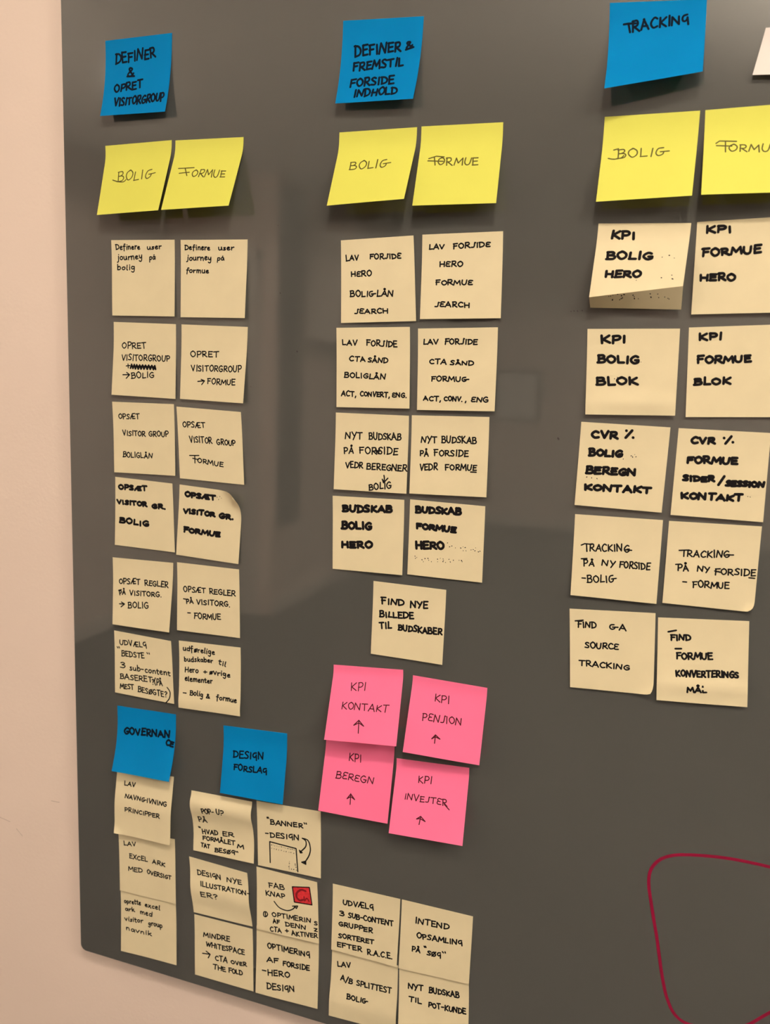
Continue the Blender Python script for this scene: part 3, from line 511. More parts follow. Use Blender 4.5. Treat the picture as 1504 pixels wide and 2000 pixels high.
    {'c': [(398.39, 674.02), (473.99, 676.49), (476.23, 602.0), (400.46, 599.23)], 'h': (3.9, 4.0), 'wob': 83, 'o': {}, 'col': 'cream', 'w': 1.36, 'L': [('NYT', 0.1311, 0.3445, 0.3348, 0.3382, 0.0818), ('BUDSKAB', 0.4022, 0.336, 0.844, 0.3334, 0.0777), ('PÅ', 0.1256, 0.5142, 0.2331, 0.5103, 0.0724), ('FORSIDE', 0.3075, 0.5027, 0.7471, 0.4984, 0.0717), ('VEDR', 0.1279, 0.6956, 0.3593, 0.6811, 0.0822), ('FORMUE', 0.4604, 0.682, 0.8579, 0.6726, 0.0716)], 'P': [(0, 1.36, [(0.7881, 0.6916), (0.8587, 0.692)])], 'D': [], 'red': None, 'label': 'cream sticky note NYT BUDSKAB PÅ FORSIDE VEDR FORMUE'},
    {'c': [(318.74, 589.6), (394.3, 592.01), (396.59, 517.97), (321.74, 515.51)], 'h': (1.9, 3.8), 'wob': 84, 'o': {}, 'col': 'cream', 'w': 2.75, 'L': [('BUDSKAB', 0.1467, 0.2076, 0.8306, 0.1765, 0.0834), ('BOLIG', 0.1328, 0.4367, 0.552, 0.4262, 0.0873), ('HERO', 0.1317, 0.6976, 0.5643, 0.6688, 0.0805)], 'P': [], 'D': [], 'red': None, 'label': 'cream sticky note BUDSKAB BOLIG HERO in thick black marker'},
    {'c': [(400.22, 593.03), (474.78, 592.87), (476.36, 519.72), (401.04, 518.94)], 'h': (1.6, 2.5), 'wob': 85, 'o': {}, 'col': 'cream', 'w': 2.64, 'L': [('BUDSKAB', 0.0847, 0.1616, 0.684, 0.1395, 0.0748), ('FORMUE', 0.0996, 0.3763, 0.6248, 0.3795, 0.0681), ('HERO', 0.1037, 0.6407, 0.4798, 0.609, 0.0855)], 'P': [], 'D': [(0.5278, 0.5221), (0.5594, 0.5734), (0.5845, 0.5572), (0.6334, 0.5743), (0.7017, 0.5723), (0.73, 0.5557), (0.7559, 0.5615), (0.7408, 0.6056), (0.7713, 0.6024), (0.8418, 0.5865), (0.8667, 0.5755), (0.896, 0.5894), (0.8995, 0.5517), (0.9352, 0.5988), (0.9568, 0.5915), (0.0957, 0.7416), (0.1024, 0.7755), (0.1194, 0.7599), (0.1946, 0.783), (0.2098, 0.8072), (0.2288, 0.7622), (0.2724, 0.7576), (0.2823, 0.7823), (0.3212, 0.7902), (0.3996, 0.7527), (0.4046, 0.7865), (0.4407, 0.7398), (0.4721, 0.7451), (0.4737, 0.7792), (0.4815, 0.7612), (0.5086, 0.7874), (0.5546, 0.7363), (0.5681, 0.7691), (0.6133, 0.742), (0.6868, 0.7393), (0.7208, 0.7357), (0.73, 0.7518)], 'red': None, 'label': 'cream sticky note BUDSKAB FORMUE HERO in thick marker with bled-through specks'},
    {'c': [(365.48, 507.68), (440.82, 507.79), (441.43, 433.07), (366.12, 432.95)], 'h': (2.1, 3.3), 'wob': 86, 'o': {}, 'col': 'cream', 'w': 1.81, 'L': [('FIND', 0.1228, 0.3019, 0.4355, 0.281, 0.0842), ('NYE', 0.5291, 0.2934, 0.7587, 0.2743, 0.0832), ('BILLEDE', 0.1065, 0.4772, 0.5754, 0.441, 0.0769), ('TIL', 0.1102, 0.6359, 0.2773, 0.613, 0.0773), ('BUDSKABER', 0.3739, 0.6226, 0.9697, 0.6036, 0.0763)], 'P': [], 'D': [], 'red': None, 'label': 'lone cream sticky note FIND NYE BILLEDE TIL BUDSKABER above the pink notes'},
    {'c': [(560.48, 847.52), (636.6, 846.79), (634.97, 775.61), (559.6, 776.14)], 'h': (7, 8), 'wob': 83, 'o': {'crease': (0.89, 0.745, 20.0, 22.0)}, 'col': 'cream', 'w': 2.42, 'L': [('KPI', 0.1549, 0.1754, 0.4154, 0.1825, 0.0843), ('BOLIG', 0.1336, 0.4257, 0.6384, 0.4251, 0.0877), ('HERO', 0.1468, 0.6469, 0.5353, 0.6413, 0.0771)], 'P': [], 'D': [(0.7386, 0.4034), (0.8159, 0.3786), (0.8708, 0.4118), (0.762, 0.6514), (0.8669, 0.618), (0.8748, 0.659), (0.8828, 0.6655), (0.4958, 0.6812), (0.2134, 0.8763), (0.2361, 0.8684), (0.2588, 0.8605), (0.254, 0.9044), (0.3186, 0.8473), (0.3396, 0.9024), (0.3473, 0.8948), (0.3623, 0.8871), (0.3777, 0.8501), (0.3553, 0.8653), (0.4737, 0.855), (0.4886, 0.8693), (0.4962, 0.8912), (0.5378, 0.8947), (0.6641, 0.8356), (0.6699, 0.8723), (0.7413, 0.8338), (0.7534, 0.8748), (0.8184, 0.8615), (0.8606, 0.8872), (0.8517, 0.883)], 'red': None, 'label': 'cream sticky note KPI BOLIG HERO with its bottom strip bent back in shade'},
    {'c': [(641.22, 847.48), (711.63, 850.94), (714.67, 774.91), (643.17, 772.07)], 'h': (3.5, 4), 'wob': 84, 'o': {}, 'col': 'cream', 'w': 2.31, 'L': [('KPI', 0.1074, 0.1185, 0.3848, 0.1298, 0.0641), ('FORMUE', 0.0788, 0.3744, 0.7156, 0.3605, 0.0733), ('HERO', 0.0732, 0.6303, 0.459, 0.647, 0.0684)], 'P': [], 'D': [], 'red': None, 'label': 'cream sticky note KPI FORMUE HERO at the right photo edge'},
    {'c': [(557.6, 758.38), (635.11, 760.35), (637.56, 686.89), (561.63, 683.82)], 'h': (4.0, 4.2), 'wob': 85, 'o': {'bulge': [(1.5, 0.6, 0.6, 0.86, 0.1)]}, 'col': 'cream', 'w': 2.42, 'L': [('KPI', 0.1582, 0.1638, 0.4218, 0.1607, 0.0792), ('BOLIG', 0.1259, 0.3906, 0.5776, 0.3952, 0.0765), ('BLOK', 0.1231, 0.6527, 0.5729, 0.6377, 0.0883)], 'P': [], 'D': [(0.604, 0.3808), (0.3195, 0.574), (0.3497, 0.5626)], 'red': None, 'label': 'cream sticky note KPI BOLIG BLOK in thick marker'},
    {'c': [(642.24, 761.42), (714.31, 765.55), (718.79, 690.05), (646.13, 686.11)], 'h': (2.5, 3), 'wob': 86, 'o': {}, 'col': 'cream', 'w': 2.31, 'L': [('KPI', 0.1167, 0.1384, 0.3644, 0.1456, 0.0726), ('FORMUE', 0.1054, 0.3999, 0.6886, 0.3966, 0.0726), ('BLOK', 0.0841, 0.6356, 0.4762, 0.6342, 0.0703)], 'P': [], 'D': [], 'red': None, 'label': 'cream sticky note KPI FORMUE BLOK at the right photo edge'},
    {'c': [(558.05, 676.92), (634.47, 676.41), (633.53, 601.94), (557.87, 602.08)], 'h': (3.6, 3.6), 'wob': 87, 'o': {}, 'col': 'cream', 'w': 2.53, 'L': [('CVR', 0.1352, 0.1756, 0.4248, 0.1719, 0.0802), ('BOLIG', 0.1231, 0.392, 0.4941, 0.3838, 0.0737), ('BEREGN', 0.1051, 0.6098, 0.6687, 0.5869, 0.0737), ('KONTAKT', 0.1021, 0.8104, 0.8528, 0.7779, 0.0671)], 'P': [(0, 2.53, [(0.5186, 0.1537), (0.5837, 0.0645)]), (0, 2.53, [(0.5195, 0.0705), (0.5212, 0.0721)]), (0, 2.53, [(0.6002, 0.1462), (0.6019, 0.1478)])], 'D': [(0.2993, 0.3988), (0.5165, 0.4022), (0.6033, 0.3588), (0.6387, 0.3478), (0.6563, 0.368), (0.6139, 0.3713), (0.1166, 0.6495), (0.1744, 0.6533), (0.2319, 0.657)], 'red': None, 'label': 'cream sticky note CVR % BOLIG BEREGN KONTAKT in thick marker'},
    {'c': [(641.25, 676.21), (715.04, 676.48), (716.04, 601.32), (641.09, 600.77)], 'h': (3.7, 3.5), 'wob': 88, 'o': {}, 'col': 'cream', 'w': 2.42, 'L': [('CVR', 0.1526, 0.1636, 0.4083, 0.1514, 0.0673), ('FORMUE', 0.1262, 0.3895, 0.6708, 0.3675, 0.0672), ('SIDER', 0.1044, 0.5967, 0.4403, 0.5819, 0.0548), ('SESSION', 0.5716, 0.6203, 0.9748, 0.6064, 0.054), ('KONTAKT', 0.1024, 0.7985, 0.7586, 0.779, 0.0644)], 'P': [(0, 2.42, [(0.5271, 0.1459), (0.5834, 0.0616)]), (0, 2.42, [(0.4922, 0.6166), (0.5473, 0.5148)]), (0, 2.42, [(0.5063, 0.0835), (0.5079, 0.085)]), (0, 2.42, [(0.6042, 0.1254), (0.6059, 0.1269)])], 'D': [(0.814, 0.7267), (0.8441, 0.7292)], 'red': None, 'label': 'cream sticky note CVR % FORMUE SIDER/SESSION KONTAKT in thick marker'},
    {'c': [(558.48, 593.2), (635.11, 594.89), (635.95, 519.75), (560.06, 518.31)], 'h': (3.6, 3.4), 'wob': 89, 'o': {}, 'col': 'cream', 'w': 1.3, 'L': [('RACKIN', 0.1957, 0.4392, 0.5691, 0.4102, 0.0855), ('G', 0.5905, 0.4169, 0.6496, 0.4117, 0.0763), ('PÅ', 0.1355, 0.6245, 0.2562, 0.6184, 0.0723), ('NY', 0.3457, 0.6014, 0.4963, 0.6045, 0.0718), ('FORSIDE', 0.5501, 0.608, 0.8944, 0.601, 0.0777), ('BOLIγ', 0.1907, 0.8241, 0.5249, 0.7902, 0.0826)], 'P': [(0, 1.3, [(0.0925, 0.3738), (0.1328, 0.3531), (0.2154, 0.3547)]), (0, 1.3, [(0.153, 0.36), (0.163, 0.4455)]), (0, 1.3, [(0.6046, 0.3867), (0.6752, 0.3874)]), (0, 1.3, [(0.1023, 0.5408), (0.1682, 0.5314)]), (0, 1.3, [(0.1244, 0.775), (0.166, 0.7744)])], 'D': [], 'red': None, 'label': 'cream sticky note TRACKING PÅ NY FORSIDE - BOLIG in thin pen'},
    {'c': [(640.24, 594.75), (715.71, 597.08), (716.31, 522.21), (640.86, 521.12)], 'h': (2.8, 2.5), 'wob': 90, 'o': {'curl': [(1, 1, 6.0, 0.16)]}, 'col': 'cream', 'w': 1.3, 'L': [('RACKING', 0.2299, 0.4115, 0.688, 0.3888, 0.0801), ('PÅ', 0.1427, 0.5946, 0.2591, 0.5834, 0.0711), ('NY', 0.3567, 0.5808, 0.4908, 0.5814, 0.0703), ('FORSIDE', 0.5491, 0.601, 0.9808, 0.572, 0.0758), ('FORMUE', 0.3211, 0.7757, 0.7134, 0.7469, 0.0771)], 'P': [(0, 1.3, [(0.139, 0.3462), (0.2471, 0.3338)]), (0, 1.3, [(0.1933, 0.3417), (0.1943, 0.4146)]), (0, 1.3, [(0.6478, 0.359), (0.7302, 0.3521)]), (0, 1.3, [(0.1132, 0.5189), (0.1675, 0.5104)]), (0, 1.3, [(0.9164, 0.6028), (0.9762, 0.6037)]), (0, 1.3, [(0.2074, 0.7195), (0.2495, 0.7186)]), (0, 1.3, [(0.5454, 0.5562), (0.6043, 0.5674)])], 'D': [], 'red': None, 'label': 'cream sticky note TRACKING PÅ NY FORSIDE - FORMUE with curled bottom right corner'},
    {'c': [(559.71, 504.55), (635.8, 510.31), (640.29, 435.09), (565.67, 430.18)], 'h': (2.4, 3.5), 'wob': 91, 'o': {'curl': [(1, 1, 5.0, 0.2)]}, 'col': 'cream', 'w': 1.41, 'L': [('FIND', 0.0966, 0.2303, 0.3154, 0.2303, 0.0711), ('γA', 0.4734, 0.2325, 0.6658, 0.2374, 0.0701), ('SOURCε', 0.1848, 0.4819, 0.5804, 0.4754, 0.0702), ('TRACKING', 0.1132, 0.7106, 0.712, 0.7225, 0.0634)], 'P': [(0, 1.41, [(0.0665, 0.1519), (0.1611, 0.1371)])], 'D': [], 'red': None, 'label': 'cream sticky note FIND GA SOURCE TRACKING with bent bottom right corner'},
    {'c': [(638.28, 506.72), (713.72, 513.43), (719.33, 437.29), (643.37, 431.26)], 'h': (4.4, 4.0), 'wob': 92, 'o': {'bulge': [(1.5, 0.6, 0.8, 0.8, 0.1)]}, 'col': 'cream', 'w': 1.69, 'L': [('FIND', 0.1477, 0.2657, 0.368, 0.2621, 0.071), ('FORMUE', 0.2154, 0.4895, 0.6125, 0.4723, 0.0732), ('KONVERTERINGS', 0.2166, 0.6947, 0.8982, 0.6628, 0.0683), ('MÅL', 0.3461, 0.8707, 0.5542, 0.8615, 0.0688)], 'P': [(0, 1.69, [(0.1175, 0.1687), (0.2057, 0.1472)]), (0, 1.69, [(0.2003, 0.3676), (0.268, 0.3636)])], 'D': [], 'red': None, 'label': 'cream sticky note FIND FORMUE KONVERTERINGS MÅL at the foot of the right column'},
    {'c': [(325.07, 414.43), (400.37, 420.59), (404.31, 349.94), (326.95, 342.64)], 'h': (24, 24), 'wob': 81, 'o': {'bend': (0.04, 0.16)}, 'col': 'pink', 'w': 1.07, 'L': [('KPI', 0.2857, 0.329, 0.4958, 0.3185, 0.1028), ('KONTAKT', 0.1854, 0.5764, 0.8361, 0.5781, 0.0882)], 'P': [(0, 1.07, [(0.4654, 0.8757), (0.4526, 0.7077)]), (0, 1.07, [(0.3889, 0.7772), (0.4526, 0.7077), (0.5289, 0.7793), (0.457, 0.7412), (0.3925, 0.7769)])], 'D': [], 'red': None, 'label': 'pink sticky note KPI KONTAKT with up arrow, upper left of the four pink'},
    {'c': [(410.9, 416.58), (486.84, 415.73), (486.24, 341.68), (409.56, 342.81)], 'h': (18.8, 13.5), 'wob': 82, 'o': {'bend': (0.05, 0.17)}, 'col': 'pink', 'w': 1.07, 'L': [('KPI', 0.3281, 0.2894, 0.5272, 0.2864, 0.0926), ('PεNςION', 0.1963, 0.5571, 0.7153, 0.5335, 0.089)], 'P': [(0, 1.07, [(0.3993, 0.8201), (0.397, 0.7122)]), (0, 1.07, [(0.3549, 0.7694), (0.397, 0.7122), (0.4627, 0.756), (0.3969, 0.7372), (0.3549, 0.7694)])], 'D': [], 'red': None, 'label': 'pink sticky note KPI PENSION with up arrow, upper right of the four pink'},
    {'c': [(319.15, 340.59), (394.72, 344.43), (395.31, 261.15), (318.93, 259.67)], 'h': (16, 15), 'wob': 83, 'o': {'bend': (0.04, 0.3), 'layer': 0}, 'col': 'pink', 'w': 1.07, 'L': [('KPI', 0.3594, 0.3292, 0.541, 0.3262, 0.0886), ('BεRεGN', 0.2004, 0.5586, 0.7472, 0.5609, 0.0784)], 'P': [(0, 1.07, [(0.4496, 0.8509), (0.4417, 0.7225)]), (0, 1.07, [(0.3962, 0.7894), (0.4421, 0.7256), (0.5062, 0.784), (0.4463, 0.7566), (0.3962, 0.7894)])], 'D': [], 'red': None, 'label': 'pink sticky note KPI BEREGN with up arrow, lower left of the four pink'},
    {'c': [(397.39, 326.14), (473.32, 330.61), (475.66, 258.31), (399.53, 255.6)], 'h': (22.2, 20.4), 'wob': 84, 'o': {'bend': (0.05, 0.18)}, 'col': 'pink', 'w': 1.07, 'L': [('KPI', 0.3236, 0.2862, 0.5091, 0.2825, 0.0874), ('INVEςTεR', 0.1582, 0.5266, 0.7441, 0.5336, 0.0767)], 'P': [(0, 1.07, [(0.7073, 0.5174), (0.78, 0.5763)]), (0, 1.07, [(0.3984, 0.8241), (0.4091, 0.7172)]), (0, 1.07, [(0.3555, 0.7587), (0.4091, 0.7172), (0.4755, 0.7739), (0.4018, 0.7467), (0.3555, 0.7587)])], 'D': [], 'red': None, 'label': 'pink sticky note KPI INVESTER with up arrow, lower right of the four pink'},
    {'c': [(57.54, 246.18), (133.82, 253.02), (134.04, 173.88), (58.19, 171.61)], 'h': (6.9, 8.5), 'wob': 77, 'o': {'bulge': [(4, 0.5, 3.0, 0.45, 0.35)], 'curl': [(0, 1, 4.0, 0.2)], 'layer': 0.3}, 'col': 'cream', 'w': 1.3, 'L': [('LAV', 0.1513, 0.2116, 0.3453, 0.2188, 0.0643), ('NAVNγIVNING', 0.1806, 0.401, 0.918, 0.4331, 0.0599), ('PRINCIPPER', 0.1859, 0.6102, 0.8026, 0.6247, 0.0614)], 'P': [], 'D': [], 'red': None, 'label': 'cream sticky note LAV NAVNGIVNING PRINCIPPER half under the blue GOVERNANCE note'},
    {'c': [(57.98, 171.79), (134.84, 177.17), (137.36, 97.78), (60.75, 95.91)], 'h': (2, 2), 'wob': 78, 'o': {'layer': 0.3}, 'col': 'cream', 'w': 1.3, 'L': [('LAV', 0.0941, 0.2392, 0.3089, 0.2243, 0.0673), ('EXCEL', 0.1855, 0.4367, 0.5081, 0.4345, 0.0692), ('ARK', 0.5957, 0.4425, 0.8161, 0.4579, 0.0608), ('MED', 0.1621, 0.6403, 0.4124, 0.6318, 0.0628), ('OVERSIGT', 0.5011, 0.6223, 0.9213, 0.639, 0.061)], 'P': [], 'D': [], 'red': None, 'label': "cream sticky note LAV EXCEL ARK MED OVERSIGT near the board's lower left corner"},
    {'c': [(59.76, 98.03), (135.69, 100.37), (138.42, 20.34), (61.92, 18.08)], 'h': (3.4, 2.5), 'wob': 79, 'o': {}, 'col': 'cream', 'w': 1.3, 'L': [('oprette', 0.0638, 0.2295, 0.3663, 0.2023, 0.0688), ('excel', 0.4409, 0.2058, 0.7085, 0.2132, 0.0681), ('ark', 0.0804, 0.3476, 0.251, 0.3302, 0.0616), ('med', 0.3542, 0.3369, 0.568, 0.3392, 0.0676), ('visitor', 0.0743, 0.5094, 0.3999, 0.4742, 0.0704), ('group', 0.502, 0.484, 0.7501, 0.4754, 0.0669), ('navnik', 0.0935, 0.6495, 0.5563, 0.6448, 0.0675)], 'P': [], 'D': [], 'red': None, 'label': "cream sticky note 'oprette excel ark med visitor group', lowest of the bottom left stack"},
    {'c': [(156.55, 241.23), (233.07, 243.69), (238.74, 174.19), (160.77, 170.84)], 'h': (3, 5), 'wob': 80, 'o': {'bulge': [(5, 0.5, 3.0, 0.22, 0.18), (-1.5, 0.5, 3.0, 0.7, 0.2)]}, 'col': 'cream', 'w': 1.47, 'L': [('POP-', 0.1893, 0.3189, 0.3967, 0.2993, 0.0847), ('UP', 0.4423, 0.2891, 0.5564, 0.2868, 0.0836), ('PÅ', 0.1089, 0.4979, 0.2473, 0.4862, 0.0802), ('"', 0.0907, 0.6683, 0.1284, 0.6691, 0.0713), ('HVAD', 0.1532, 0.6982, 0.4105, 0.6748, 0.0699), ('ER', 0.4872, 0.6653, 0.6731, 0.6478, 0.0698), ('FORMÅLET', 0.1569, 0.7969, 0.689, 0.7725, 0.0618), ('M', 0.7317, 0.8066, 0.8311, 0.8023, 0.0569), ('TAT', 0.131, 0.9157, 0.2737, 0.9152, 0.0611), ('BESØψ', 0.3635, 0.948, 0.6933, 0.9174, 0.0606), ('"', 0.7051, 0.9229, 0.7484, 0.9218, 0.06)], 'P': [], 'D': [], 'red': None, 'label': 'wavy cream sticky note POP-UP PÅ in quotes, left of the BANNER note'},
    {'c': [(238.42, 246.02), (314.82, 249.98), (318.3, 175.01), (242.46, 171.85)], 'h': (2.0, 2.7), 'wob': 81, 'o': {}, 'col': 'cream', 'w': 1.47, 'L': [('"', 0.1615, 0.3028, 0.1991, 0.2994, 0.0696), ('BANNER', 0.2148, 0.3281, 0.7207, 0.2947, 0.0686), ('"', 0.7397, 0.2914, 0.7808, 0.2889, 0.0681), ('DESIψN', 0.2036, 0.5259, 0.6639, 0.4892, 0.0744)], 'P': [(0, 1.47, [(0.1303, 0.4813), (0.1747, 0.4763)]), (1, 1.47, [(0.7116, 0.4532), (0.7669, 0.4864), (0.7635, 0.5713), (0.6871, 0.659)]), (1, 1.47, [(0.7116, 0.4532), (0.8016, 0.4726), (0.8377, 0.5886), (0.8139, 0.7002), (0.7423, 0.8213)]), (0, 1.47, [(0.6681, 0.6424), (0.6807, 0.6786), (0.7109, 0.67), (0.6681, 0.6424)]), (0, 1.47, [(0.7024, 0.8166), (0.7661, 0.8352), (0.763, 0.7896), (0.7024, 0.8166)]), (0, 1.47, [(0.2007, 0.92), (0.1976, 0.5975), (0.6155, 0.6258), (0.6405, 0.973)])], 'D': [(0.2266, 0.6423), (0.2545, 0.6427), (0.2824, 0.6432), (0.3102, 0.6438), (0.3379, 0.6443), (0.3656, 0.6448), (0.3933, 0.6454), (0.4208, 0.646), (0.4483, 0.6466), (0.4758, 0.6473), (0.5032, 0.6479), (0.5305, 0.6486), (0.5578, 0.6493), (0.585, 0.65), (0.2259, 0.6942), (0.2653, 0.6951), (0.3046, 0.696), (0.3438, 0.6969), (0.3829, 0.6979), (0.4219, 0.699), (0.4608, 0.7), (0.4995, 0.7011), (0.5381, 0.7023), (0.5767, 0.7035), (0.5094, 0.843), (0.5058, 0.8703), (0.5038, 0.8989), (0.5051, 0.9268), (0.508, 0.9529), (0.5404, 0.9511), (0.5761, 0.9502), (0.6132, 0.9505), (0.598, 0.8569), (0.6026, 0.8794), (0.6088, 0.9062)], 'red': None, 'label': 'cream sticky note BANNER-DESIGN with small drawing of a page and curved arrows'},
    {'c': [(153.56, 160.13), (227.99, 157.67), (236.42, 95.61), (161.57, 94.47)], 'h': (3, 1.5), 'wob': 82, 'o': {'bulge': [(3, 0.5, 3.0, 0.55, 0.25)]}, 'col': 'cream', 'w': 1.47, 'L': [('DESIψN', 0.1291, 0.28, 0.5365, 0.2597, 0.0831), ('NYE', 0.6412, 0.2658, 0.8883, 0.2538, 0.0777), ('ILLUSTRATION-', 0.1784, 0.4629, 1.0187, 0.4017, 0.0759), ('ER?', 0.1714, 0.6428, 0.469, 0.6268, 0.0794)], 'P': [], 'D': [], 'red': None, 'label': 'cream sticky note DESIGN NYE ILLUSTRATIONER? with slanting top edge'},
    {'c': [(239.71, 168.42), (312.97, 167.78), (318.57, 98.14), (242.76, 95.69)], 'h': (3, 3.5), 'wob': 83, 'o': {'layer': 0.3}, 'col': 'cream', 'w': 1.41, 'L': [('FAB', 0.2002, 0.2883, 0.4572, 0.2694, 0.0801), ('KNAP', 0.1516, 0.4265, 0.4635, 0.3995, 0.069), ('OPTIMERIN', 0.2567, 0.735, 0.8795, 0.6898, 0.0688), ('AF', 0.2701, 0.8429, 0.3786, 0.8277, 0.0621), ('DENN', 0.4695, 0.8433, 0.796, 0.8189, 0.0658), ('CTA', 0.2227, 0.981, 0.406, 0.9687, 0.0692), ('+', 0.4687, 0.9485, 0.518, 0.9432, 0.0659), ('AKTIVER', 0.575, 0.9657, 0.9798, 0.9067, 0.066), ('S', 0.9357, 0.7086, 0.9844, 0.7013, 0.0597), ('Z', 0.9335, 0.8081, 0.982, 0.8041, 0.0497)], 'P': [(1, 1.41, [(0.2869, 0.4915), (0.3708, 0.5687), (0.4957, 0.5872), (0.5871, 0.5437), (0.6373, 0.4823)]), (0, 1.41, [(0.5875, 0.4946), (0.6705, 0.4708), (0.6502, 0.5167), (0.6207, 0.4913)]), (0, 1.41, [(0.5906, 0.1806), (0.8707, 0.1182), (0.9021, 0.3963), (0.6182, 0.4217), (0.5906, 0.1806)]), (1, 1.41, [(0.1113, 0.7415), (0.1214, 0.6997), (0.1604, 0.6934), (0.1791, 0.728), (0.1487, 0.7698), (0.1181, 0.766), (0.1113, 0.7415)]), (0, 1.41, [(0.1435, 0.7057), (0.1436, 0.7597)])], 'D': [], 'red': [[(0.5906, 0.1806), (0.8707, 0.1182), (0.9021, 0.3963), (0.6182, 0.4217)], [(0.8063, 0.1969), (0.7351, 0.1936), (0.6665, 0.2578), (0.6563, 0.33), (0.7052, 0.372), (0.7586, 0.3503)], [(0.7765, 0.2961), (0.7847, 0.3602), (0.8223, 0.3093), (0.8574, 0.3499)]], 'label': 'cream sticky note FAB KNAP with a small red square drawn on it'},
    {'c': [(160.52, 89.81), (235.67, 91.34), (239.31, 16.31), (162.77, 14.91)], 'h': (1.9, 2.7), 'wob': 84, 'o': {}, 'col': 'cream', 'w': 1.47, 'L': [('MINDRE', 0.1571, 0.3293, 0.6062, 0.3009, 0.074), ('WHITESPACE', 0.2005, 0.4773, 0.8551, 0.4519, 0.0765), ('CTA', 0.3579, 0.6626, 0.5585, 0.6608, 0.0798), ('OVER', 0.6281, 0.6542, 0.888, 0.6276, 0.0559), ('THE', 0.3218, 0.8223, 0.5316, 0.8085, 0.0699), ('FOLD', 0.5838, 0.8028, 0.8178, 0.7889, 0.0658)], 'P': [(0, 1.47, [(0.1379, 0.6102), (0.2617, 0.5953)]), (0, 1.47, [(0.2001, 0.5608), (0.267, 0.594), (0.2349, 0.6607)])], 'D': [], 'red': None, 'label': "cream sticky note MINDRE WHITESPACE CTA OVER THE FOLD near the board's bottom edge"},
    {'c': [(240.68, 96.84), (316.74, 98.59), (318.71, 19.07), (242.64, 17.01)], 'h': (4.1, 3.5), 'wob': 85, 'o': {}, 'col': 'cream', 'w': 1.53, 'L': [('OPTIMERINψ', 0.1792, 0.2995, 0.8619, 0.2707, 0.0732), ('AF', 0.1786, 0.4966, 0.3579, 0.4774, 0.0688), ('FORSIDE', 0.4332, 0.4971, 0.8588, 0.4724, 0.0684), ('HERO', 0.1948, 0.6959, 0.5483, 0.6419, 0.0745), ('DESIψN', 0.1883, 0.9006, 0.6331, 0.8392, 0.0834)], 'P': [(0, 1.53, [(0.1043, 0.6418), (0.1629, 0.6402)])], 'D': [], 'red': None, 'label': 'cream sticky note OPTIMERING AF FORSIDE - HERO DESIGN under the red-square note'},
    {'c': [(331.36, 170.68), (407.83, 172.21), (408.09, 95.92), (333.14, 95.46)], 'h': (3, 3.5), 'wob': 86, 'o': {'layer': 0.3}, 'col': 'cream', 'w': 1.53, 'L': [('UDVÆLψ', 0.1587, 0.2764, 0.6178, 0.2505, 0.0742), ('3', 0.1158, 0.4594, 0.1811, 0.4537, 0.077), ('SUB-CONTENT', 0.2447, 0.4551, 0.9157, 0.4195, 0.0694), ('GRUPPER', 0.1039, 0.6106, 0.6158, 0.5928, 0.0632), ('SORTERET', 0.1067, 0.7871, 0.6401, 0.7535, 0.0633), ('EFTER', 0.0887, 0.9273, 0.4682, 0.9102, 0.0636), ('R.A.C.E.', 0.5545, 0.9264, 0.9271, 0.9008, 0.0788)], 'P': [], 'D': [], 'red': None, 'label': 'cream sticky note UDVÆLG 3 SUB-CONTENT GRUPPER SORTERET EFTER R.A.C.E.'},
    {'c': [(409.56, 172.27), (485.77, 172.85), (486.08, 98.38), (409.93, 94.46)], 'h': (2.5, 2.5), 'wob': 87, 'o': {'layer': 0.3}, 'col': 'cream', 'w': 1.53, 'L': [('INTEND', 0.2034, 0.2991, 0.6795, 0.2734, 0.0816), ('OPSAMLINψ', 0.238, 0.5032, 0.8777, 0.4591, 0.071), ('PÅ', 0.176, 0.705, 0.2927, 0.7108, 0.0678), ('"', 0.3565, 0.6712, 0.3868, 0.6673, 0.0647), ('SØψ', 0.3943, 0.7146, 0.5906, 0.7097, 0.0647), ('"', 0.6113, 0.6833, 0.6554, 0.6774, 0.0647)], 'P': [], 'D': [], 'red': None, 'label': 'cream sticky note INTEND OPSAMLING PÅ SØG'},
    {'c': [(332.64, 95.13), (408.39, 95.34), (409.68, 16.67), (332.58, 15.92)], 'h': (3.4, 1.6), 'wob': 88, 'o': {'bulge': [(2.0, 0.5, 3.0, 0.75, 0.2)]}, 'col': 'cream', 'w': 1.47, 'L': [('LAV', 0.0943, 0.2573, 0.292, 0.2209, 0.07), ('A/B', 0.1473, 0.4415, 0.329, 0.4501, 0.0739), ('SPLITTEST', 0.3973, 0.4481, 0.9096, 0.4394, 0.0738), ('BOLIγ', 0.2656, 0.6692, 0.5758, 0.6681, 0.0639)], 'P': [], 'D': [], 'red': None, 'label': 'cream sticky note LAV A/B SPLITTEST BOLIG at the bottom photo edge'},
    {'c': [(409.65, 95.21), (485.26, 99.35), (489.93, 18.66), (413.51, 14.21)], 'h': (6.4, 5.8), 'wob': 89, 'o': {}, 'col': 'cream', 'w': 1.53, 'L': [('NYT', 0.1328, 0.2847, 0.3487, 0.277, 0.071), ('BUDSKAB', 0.4378, 0.2733, 0.8613, 0.2583, 0.0707), ('TIL', 0.148, 0.4488, 0.3279, 0.4527, 0.0629), ('POT-KUNDE', 0.4338, 0.4706, 0.9592, 0.4542, 0.0651)], 'P': [], 'D': [], 'red': None, 'label': 'cream sticky note NYT BUDSKAB TIL POT-KUNDE at the bottom photo edge'},
]
for nt in NOTES: make_note(nt)

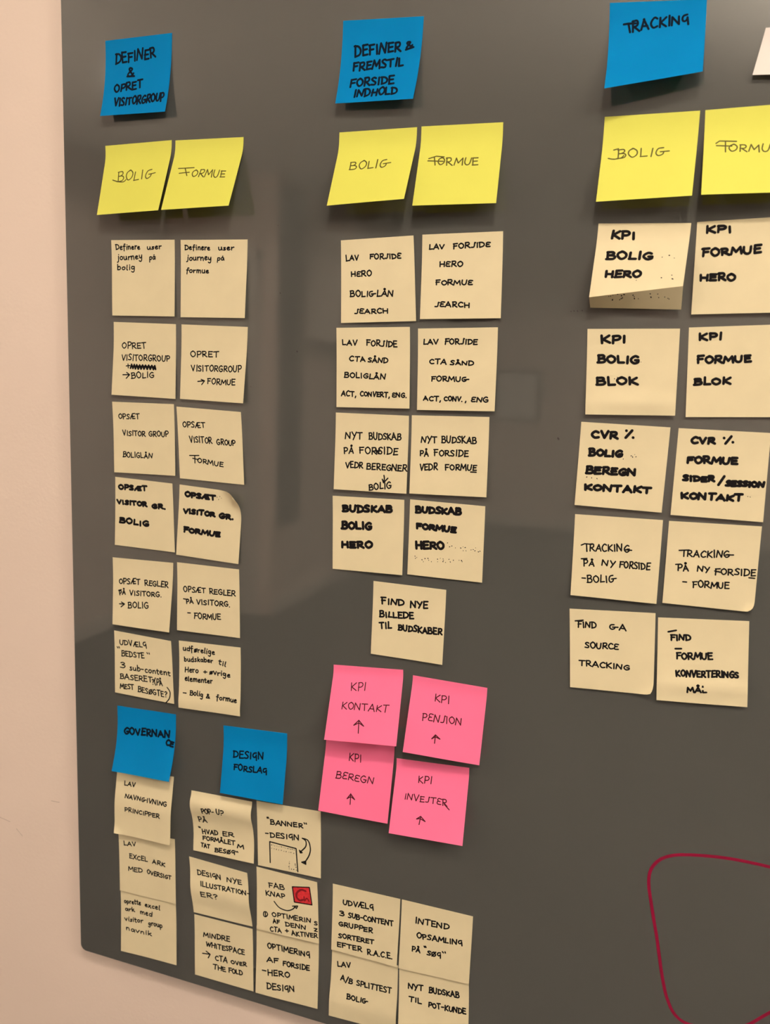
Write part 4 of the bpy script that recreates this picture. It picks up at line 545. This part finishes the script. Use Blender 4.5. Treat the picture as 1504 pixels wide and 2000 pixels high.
# ------------------------------------------------------------------ marks on the glass and on the wall
vs = []; fs = []
ribbon(vs, fs, smooth_line([(769.2, 289.4), (752.4, 291.2), (734.8, 291.7), (717.3, 291.3), (699.8, 289.5), (682.0, 286.5), (669.6, 282.9), (659.9, 276.9), (653.7, 268.6), (651.1, 259.6), (651.4, 248.1), (654.1, 234.9), (658.2, 216.8), (662.6, 198.7), (666.8, 178.3), (671.3, 157.8), (676.1, 140.7), (682.9, 126.3), (691.1, 119.0), (700.6, 117.0), (715.3, 117.8), (728.7, 121.0), (741.7, 126.7), (751.7, 134.6), (758.1, 141.5), (766.3, 150.4), (773.8, 159.5)], 8), 3.0, lambda x, y: W(x/1e3, y/1e3, .00015))
o = child(obj_pd('marker_outline', vs, fs, M['magenta']), board); o['label'] = 'dark magenta rounded box drawn with board marker'
for x, y, r in [(256.4, 786.5, 1), (276.1, 730.4, 1.2), (538.3, 660.9, 1.6), (544.6, 773.8, 0.8), (547.7, 773.8, 0.8), (551.7, 774.3, 0.8), (542.0, 773.3, 0.7), (253.0, 850.7, 0.6), (225.3, 693.5, 0.6)]:
    vs = []; fs = []
    ribbon(vs, fs, [(x, y), (x+r*.4, y-r*.5)], r, lambda x, y: W(x/1e3, y/1e3, .00012))
    child(obj_pd('ink_speck', vs, fs, M['speck']), board)
vs = []; fs = []
for p in [[(-54.0, 175.4), (-41.7, 176.0)], [(-134.9, 136.0), (-118.8, 133.3)], [(-109.4, 126.3), (-100.1, 118.0)]]: ribbon(vs, fs, p, .7, lambda x, y: W(x/1e3, y/1e3, -GAP+.0001))
structure(obj_pd('wall_scuffs', vs, fs, M['scuff']))  # scuff marks lying on the front wall
